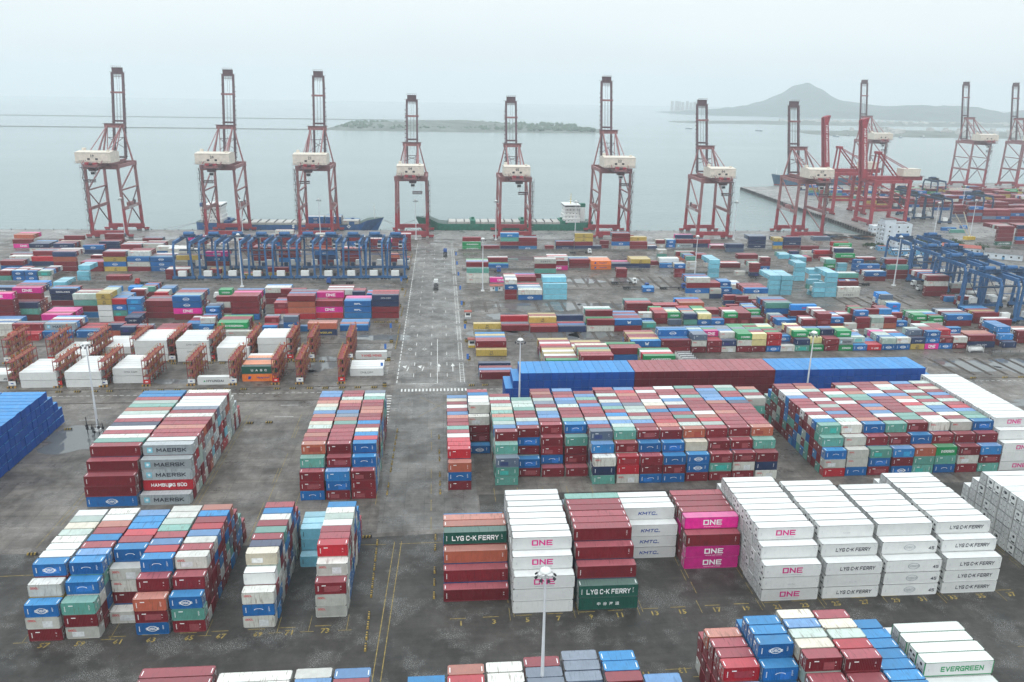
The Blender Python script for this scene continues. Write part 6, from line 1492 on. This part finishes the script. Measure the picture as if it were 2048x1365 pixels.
for ship_x, y1, s in ((-182, 616, -1), (-44, 616, 1), (-20, 616, -1), (117, 616, 1)):
    for k, q in enumerate((14, 22)):
        mb = MB(); mb.beam((ship_x, y1+6, 6.5 if ship_x in (-44, -20) else 4), (ship_x+s*q, 611.4, .8), .12, .12, CABLE); o = mb.build('mooring_line'); o['label'] = 'thin mooring line from the %s, %s one' % ({-182: 'blue ship stern', -44: 'blue ship bow', -20: 'green ship bow', 117: 'green ship stern'}[ship_x], ('shorter', 'longer')[k]); o['category'] = 'mooring line'
# scrap and stacked spreaders by the basin
rr = random.Random(5)
for gi, (x0, x1, y0, y1, lb) in enumerate(((281, 304, 574, 592, 'dark jumble of stacked lifting frames at the quay corner'), (306, 322, 572, 584, 'second dark jumble of lifting frames by the office'), (256, 285, 476, 500, 'heap of dark trailer frames left of the right gantries'), (285, 320, 478, 500, 'heap of dark trailer frames behind the right gantries'))):
    mb = MB()
    for k in range(46):
        x, y = rr.uniform(x0, x1-6), rr.uniform(y0, y1); z = rr.uniform(0, 1.8); m = rr.choice((DARK, RUST, M_BAR, DARK, C_DBLUE)); l = rr.uniform(3, 9)
        mb.box(x, y, z, x+l, y+.3, z+.35, m); mb.box(x, y+1.9, z, x+l, y+2.2, z+.35, m); mb.box(x+.2, y+.3, z+.02, x+.5, y+1.9, z+.3, m); mb.box(x+l-.5, y+.3, z+.02, x+l-.2, y+1.9, z+.3, m)
    o = mb.build('frame_heap'); o['label'] = lb; o['category'] = 'frame heap'
t = thing('slewing_crane', 'small yellow based crane with two thin booms before the far maroon stack', 'mobile crane', (397, 576, 0)); mb = MB(); mb.box(-3, -1.5, 0, 5, 1.5, 2.2, YEL); mb.build('base', t)
for a, b in (((0,0,2), (-11, 4, 19)), ((2,0,2), (-3, 6, 20))): mb = MB(); mb.beam(a, b, .5, .5, mat('boom_cream', (.5,.45,.35), .6, .1)); mb.build('boom', t)

# ---------------------------------------------------------------- island, hills, sea walls, town
def terrain(name, x0, x1, y0, y1, peaks, m, nx=90, ny=26, rough=1.5, seed=1, base=SEA-1.5):
    rr = random.Random(seed); ph = [(rr.uniform(.004, .03), rr.uniform(.004, .03), rr.uniform(0, 6.28)) for _ in range(9)]; mb = MB(); idx = []
    for j in range(ny+1):
        for i in range(nx+1):
            x = x0+(x1-x0)*i/nx; y = y0+(y1-y0)*j/ny; e = min(1, i/5, (nx-i)/5, j/3, (ny-j)/3); z = base
            for (px, py, h_, sx, sy) in peaks: z += h_*math.exp(-((x-px)/sx)**2-((y-py)/sy)**2)
            z += sum(math.sin(a*x+b*y+c) for a, b, c in ph)*rough*.3*min(1, max(0, (z-base)/6)); z = base+(z-base)*max(0, e); mb.v.append((x, y, z))
    for j in range(ny):
        for i in range(nx):
            a = j*(nx+1)+i; mb.f.append((a, a+1, a+nx+2, a+nx+1)); mb.m.append(mb.mi(m)); mb.t.append(0)
    o = mb.build(name, smooth=True); o['kind'] = 'structure'; return o
M_HILL = mat('wooded_hillside', (.065,.09,.085), .9, .35, .02); M_FLAT = mat('scrub_and_mud', (.12,.135,.12), .9, .4, .02); M_DYKE = mat('sea_wall_stone', (.20,.21,.205), .9, .2, .05)
terrain('hills', 1250, 3700, 3560, 6600, [(2370, 5350, 52, 110, 240), (2375, 5350, 58, 230, 400), (2390, 5350, 58, 400, 560), (2060, 5250, 26, 300, 400), (2800, 5300, 26, 300, 500), (1700, 5000, 14, 220, 300), (2960, 4700, 46, 260, 400), (2680, 4500, 40, 200, 300), (3160, 4800, 34, 180, 300)], M_HILL, 160, 36, 13, 4)
terrain('hills', 3100, 5200, 3900, 5600, [(3650, 4700, 58, 240, 400), (4100, 4700, 46, 330, 400), (4600, 4700, 50, 300, 400), (3350, 4500, 30, 200, 300)], M_HILL, 70, 20, 8, 9)
terrain('island_ground', -330, 520, 2230, 3000, [(-60, 2560, 9, 260, 260), (220, 2500, 8, 300, 230), (60, 2650, 11, 120, 160), (-200, 2500, 5, 200, 200)], M_FLAT, 80, 20, 2, 2)
terrain('spit_ground', 1050, 2600, 2150, 2950, [(1500, 2500, 7, 380, 180), (2100, 2600, 7, 500, 200)], M_FLAT, 80, 16, 2, 6)
terrain('shore_ground', 900, 5200, 3150, 3620, [(1500, 3400, 9, 700, 150), (2600, 3400, 9, 1000, 150), (4000, 3400, 8, 900, 150)], M_FLAT, 120, 10, 2, 8)
mb = MB(); mb.beam((-2600, 2210, SEA+.6), (-300, 2300, SEA+.6), 9, 3, M_DYKE); o = mb.build('sea_wall'); o['label'] = 'long low sea wall running in from the left to the island'; o['category'] = 'sea wall'
mb = MB(); mb.beam((-3900, 3050, SEA+.8), (100, 3150, SEA+.8), 12, 3, M_DYKE); o = mb.build('sea_wall'); o['label'] = 'fainter second sea wall farther out at left'; o['category'] = 'sea wall'
rr = random.Random(8); mb = MB()
def ground_z(x, y): return 1.5
for k in range(900):
    x = rr.uniform(-290, 440); y = rr.uniform(2330, 2800); r_ = rr.uniform(3, 7); h_ = rr.uniform(4, 10); z0 = SEA+2; n = 6
    if rr.random() < .3 and x < -60: continue
    for q in range(3):
        cx, cy, cz = x+rr.uniform(-4, 4), y+rr.uniform(-4, 4), z0+h_*rr.uniform(.5, 1)
        top = (cx, cy, cz+r_*.7); ringp = [(cx+math.cos(2*math.pi*j/n+q)*r_*rr.uniform(.7, 1.1), cy+math.sin(2*math.pi*j/n+q)*r_*rr.uniform(.7, 1.1), cz-rr.uniform(0, 2)) for j in range(n)]
        for j in range(n): mb.quad([ringp[j], ringp[(j+1) % n], top], M_LEAF[(k+j) % 2]); mb.quad([ringp[(j+1) % n], ringp[j], (cx, cy, z0-1)], M_LEAF[0])
o = mb.build('island_woods'); o['kind'] = 'stuff'; o['label'] = 'far-off woods covering the low island in the haze'; o['category'] = 'woods'
mb = MB(); M_HOUSE = mat('distant_house', (.5,.48,.46), .8, .2, .01)
for k in range(260):
    x = rr.uniform(1450, 3300) if k % 3 else rr.uniform(1300, 2300); y = rr.uniform(3300, 3560) if k % 3 else rr.uniform(2350, 2700); w_ = rr.uniform(8, 26); h_ = rr.uniform(4, 9); mb.box(x, y, SEA+2, x+w_, y+12, SEA+7+h_, M_HOUSE)
o = mb.build('shore_town'); o['kind'] = 'stuff'; o['label'] = 'hazy town of low pale houses along the foot of the hills'; o['category'] = 'town'
for k in range(10):
    x = 1560+k*26+rr.uniform(-5, 5); h_ = rr.uniform(55, 85); mb = MB(); mb.box(x, 5600, SEA, x+16, 5618, h_, M_HOUSE)
    for j in range(9): mb.box(x-.3, 5599.4, 6+j*h_/10, x+16.3, 5599.9, 7.5+j*h_/10, GLS)
    o = mb.build('tower_block'); o['label'] = 'very faint high tower block, %s of the cluster left of the hill' % ORD[k]; o['category'] = 'tower block'; o['group'] = 'faint tower blocks left of the hill'
for k, (x, y) in enumerate(((1120, 2280), (1180, 2330), (1300, 2260), (1390, 2300), (1020, 2600), (820, 2700))):
    t = thing('fishing_boat', 'tiny dark boat off the spit, %s from left' % ORD[k], 'boat', (x, y, SEA), rr.uniform(0, 3), 'distant boats off the spit')
    mb = MB(); mb.quad([(-9,-2,0),(8,-2,0),(12,0,.4),(8,2,0),(-9,2,0)], DARK); [mb.quad(q, C_DBLUE) for q in ([(-9,-2,-.5),(8,-2,-.5),(9,-2.4,2),(-9.5,-2.4,2)], [(8,-2,-.5),(12,0,-.5),(14,0,2.6),(9,-2.4,2)], [(12,0,-.5),(8,2,-.5),(9,2.4,2),(14,0,2.6)], [(8,2,-.5),(-9,2,-.5),(-9.5,2.4,2),(9,2.4,2)], [(-9,2,-.5),(-9,-2,-.5),(-9.5,-2.4,2),(-9.5,2.4,2)])]; mb.build('hull', t)
    mb = MB(); mb.box(-7, -1.6, 1.5, -3, 1.6, 5, WHT); mb.tube((0,0,1), (0,0,8), .15, .1, GREY, 6); mb.build('wheelhouse', t)
# ---------------------------------------------------------------- haze: one box of even, thin air round everything
hz = MB(); hm = bpy.data.materials.new('haze_air'); hm.use_nodes = True; t = hm.node_tree
for n in list(t.nodes): 
    if n.type == 'BSDF_PRINCIPLED': t.nodes.remove(n)
pv = t.nodes.new('ShaderNodeVolumePrincipled'); pv.inputs['Color'].default_value = (.90,.962,1,1); pv.inputs['Density'].default_value = HAZE; pv.inputs['Anisotropy'].default_value = .2
t.links.new(pv.outputs[0], t.nodes['Material Output'].inputs['Volume'])
hz.box(-5600, -600, SEA-1.4, 6600, 9000, 260, hm); o = hz.build('haze'); o['kind'] = 'stuff'; o['label'] = 'pale humid haze lying over the port and the sea'; o['category'] = 'haze'
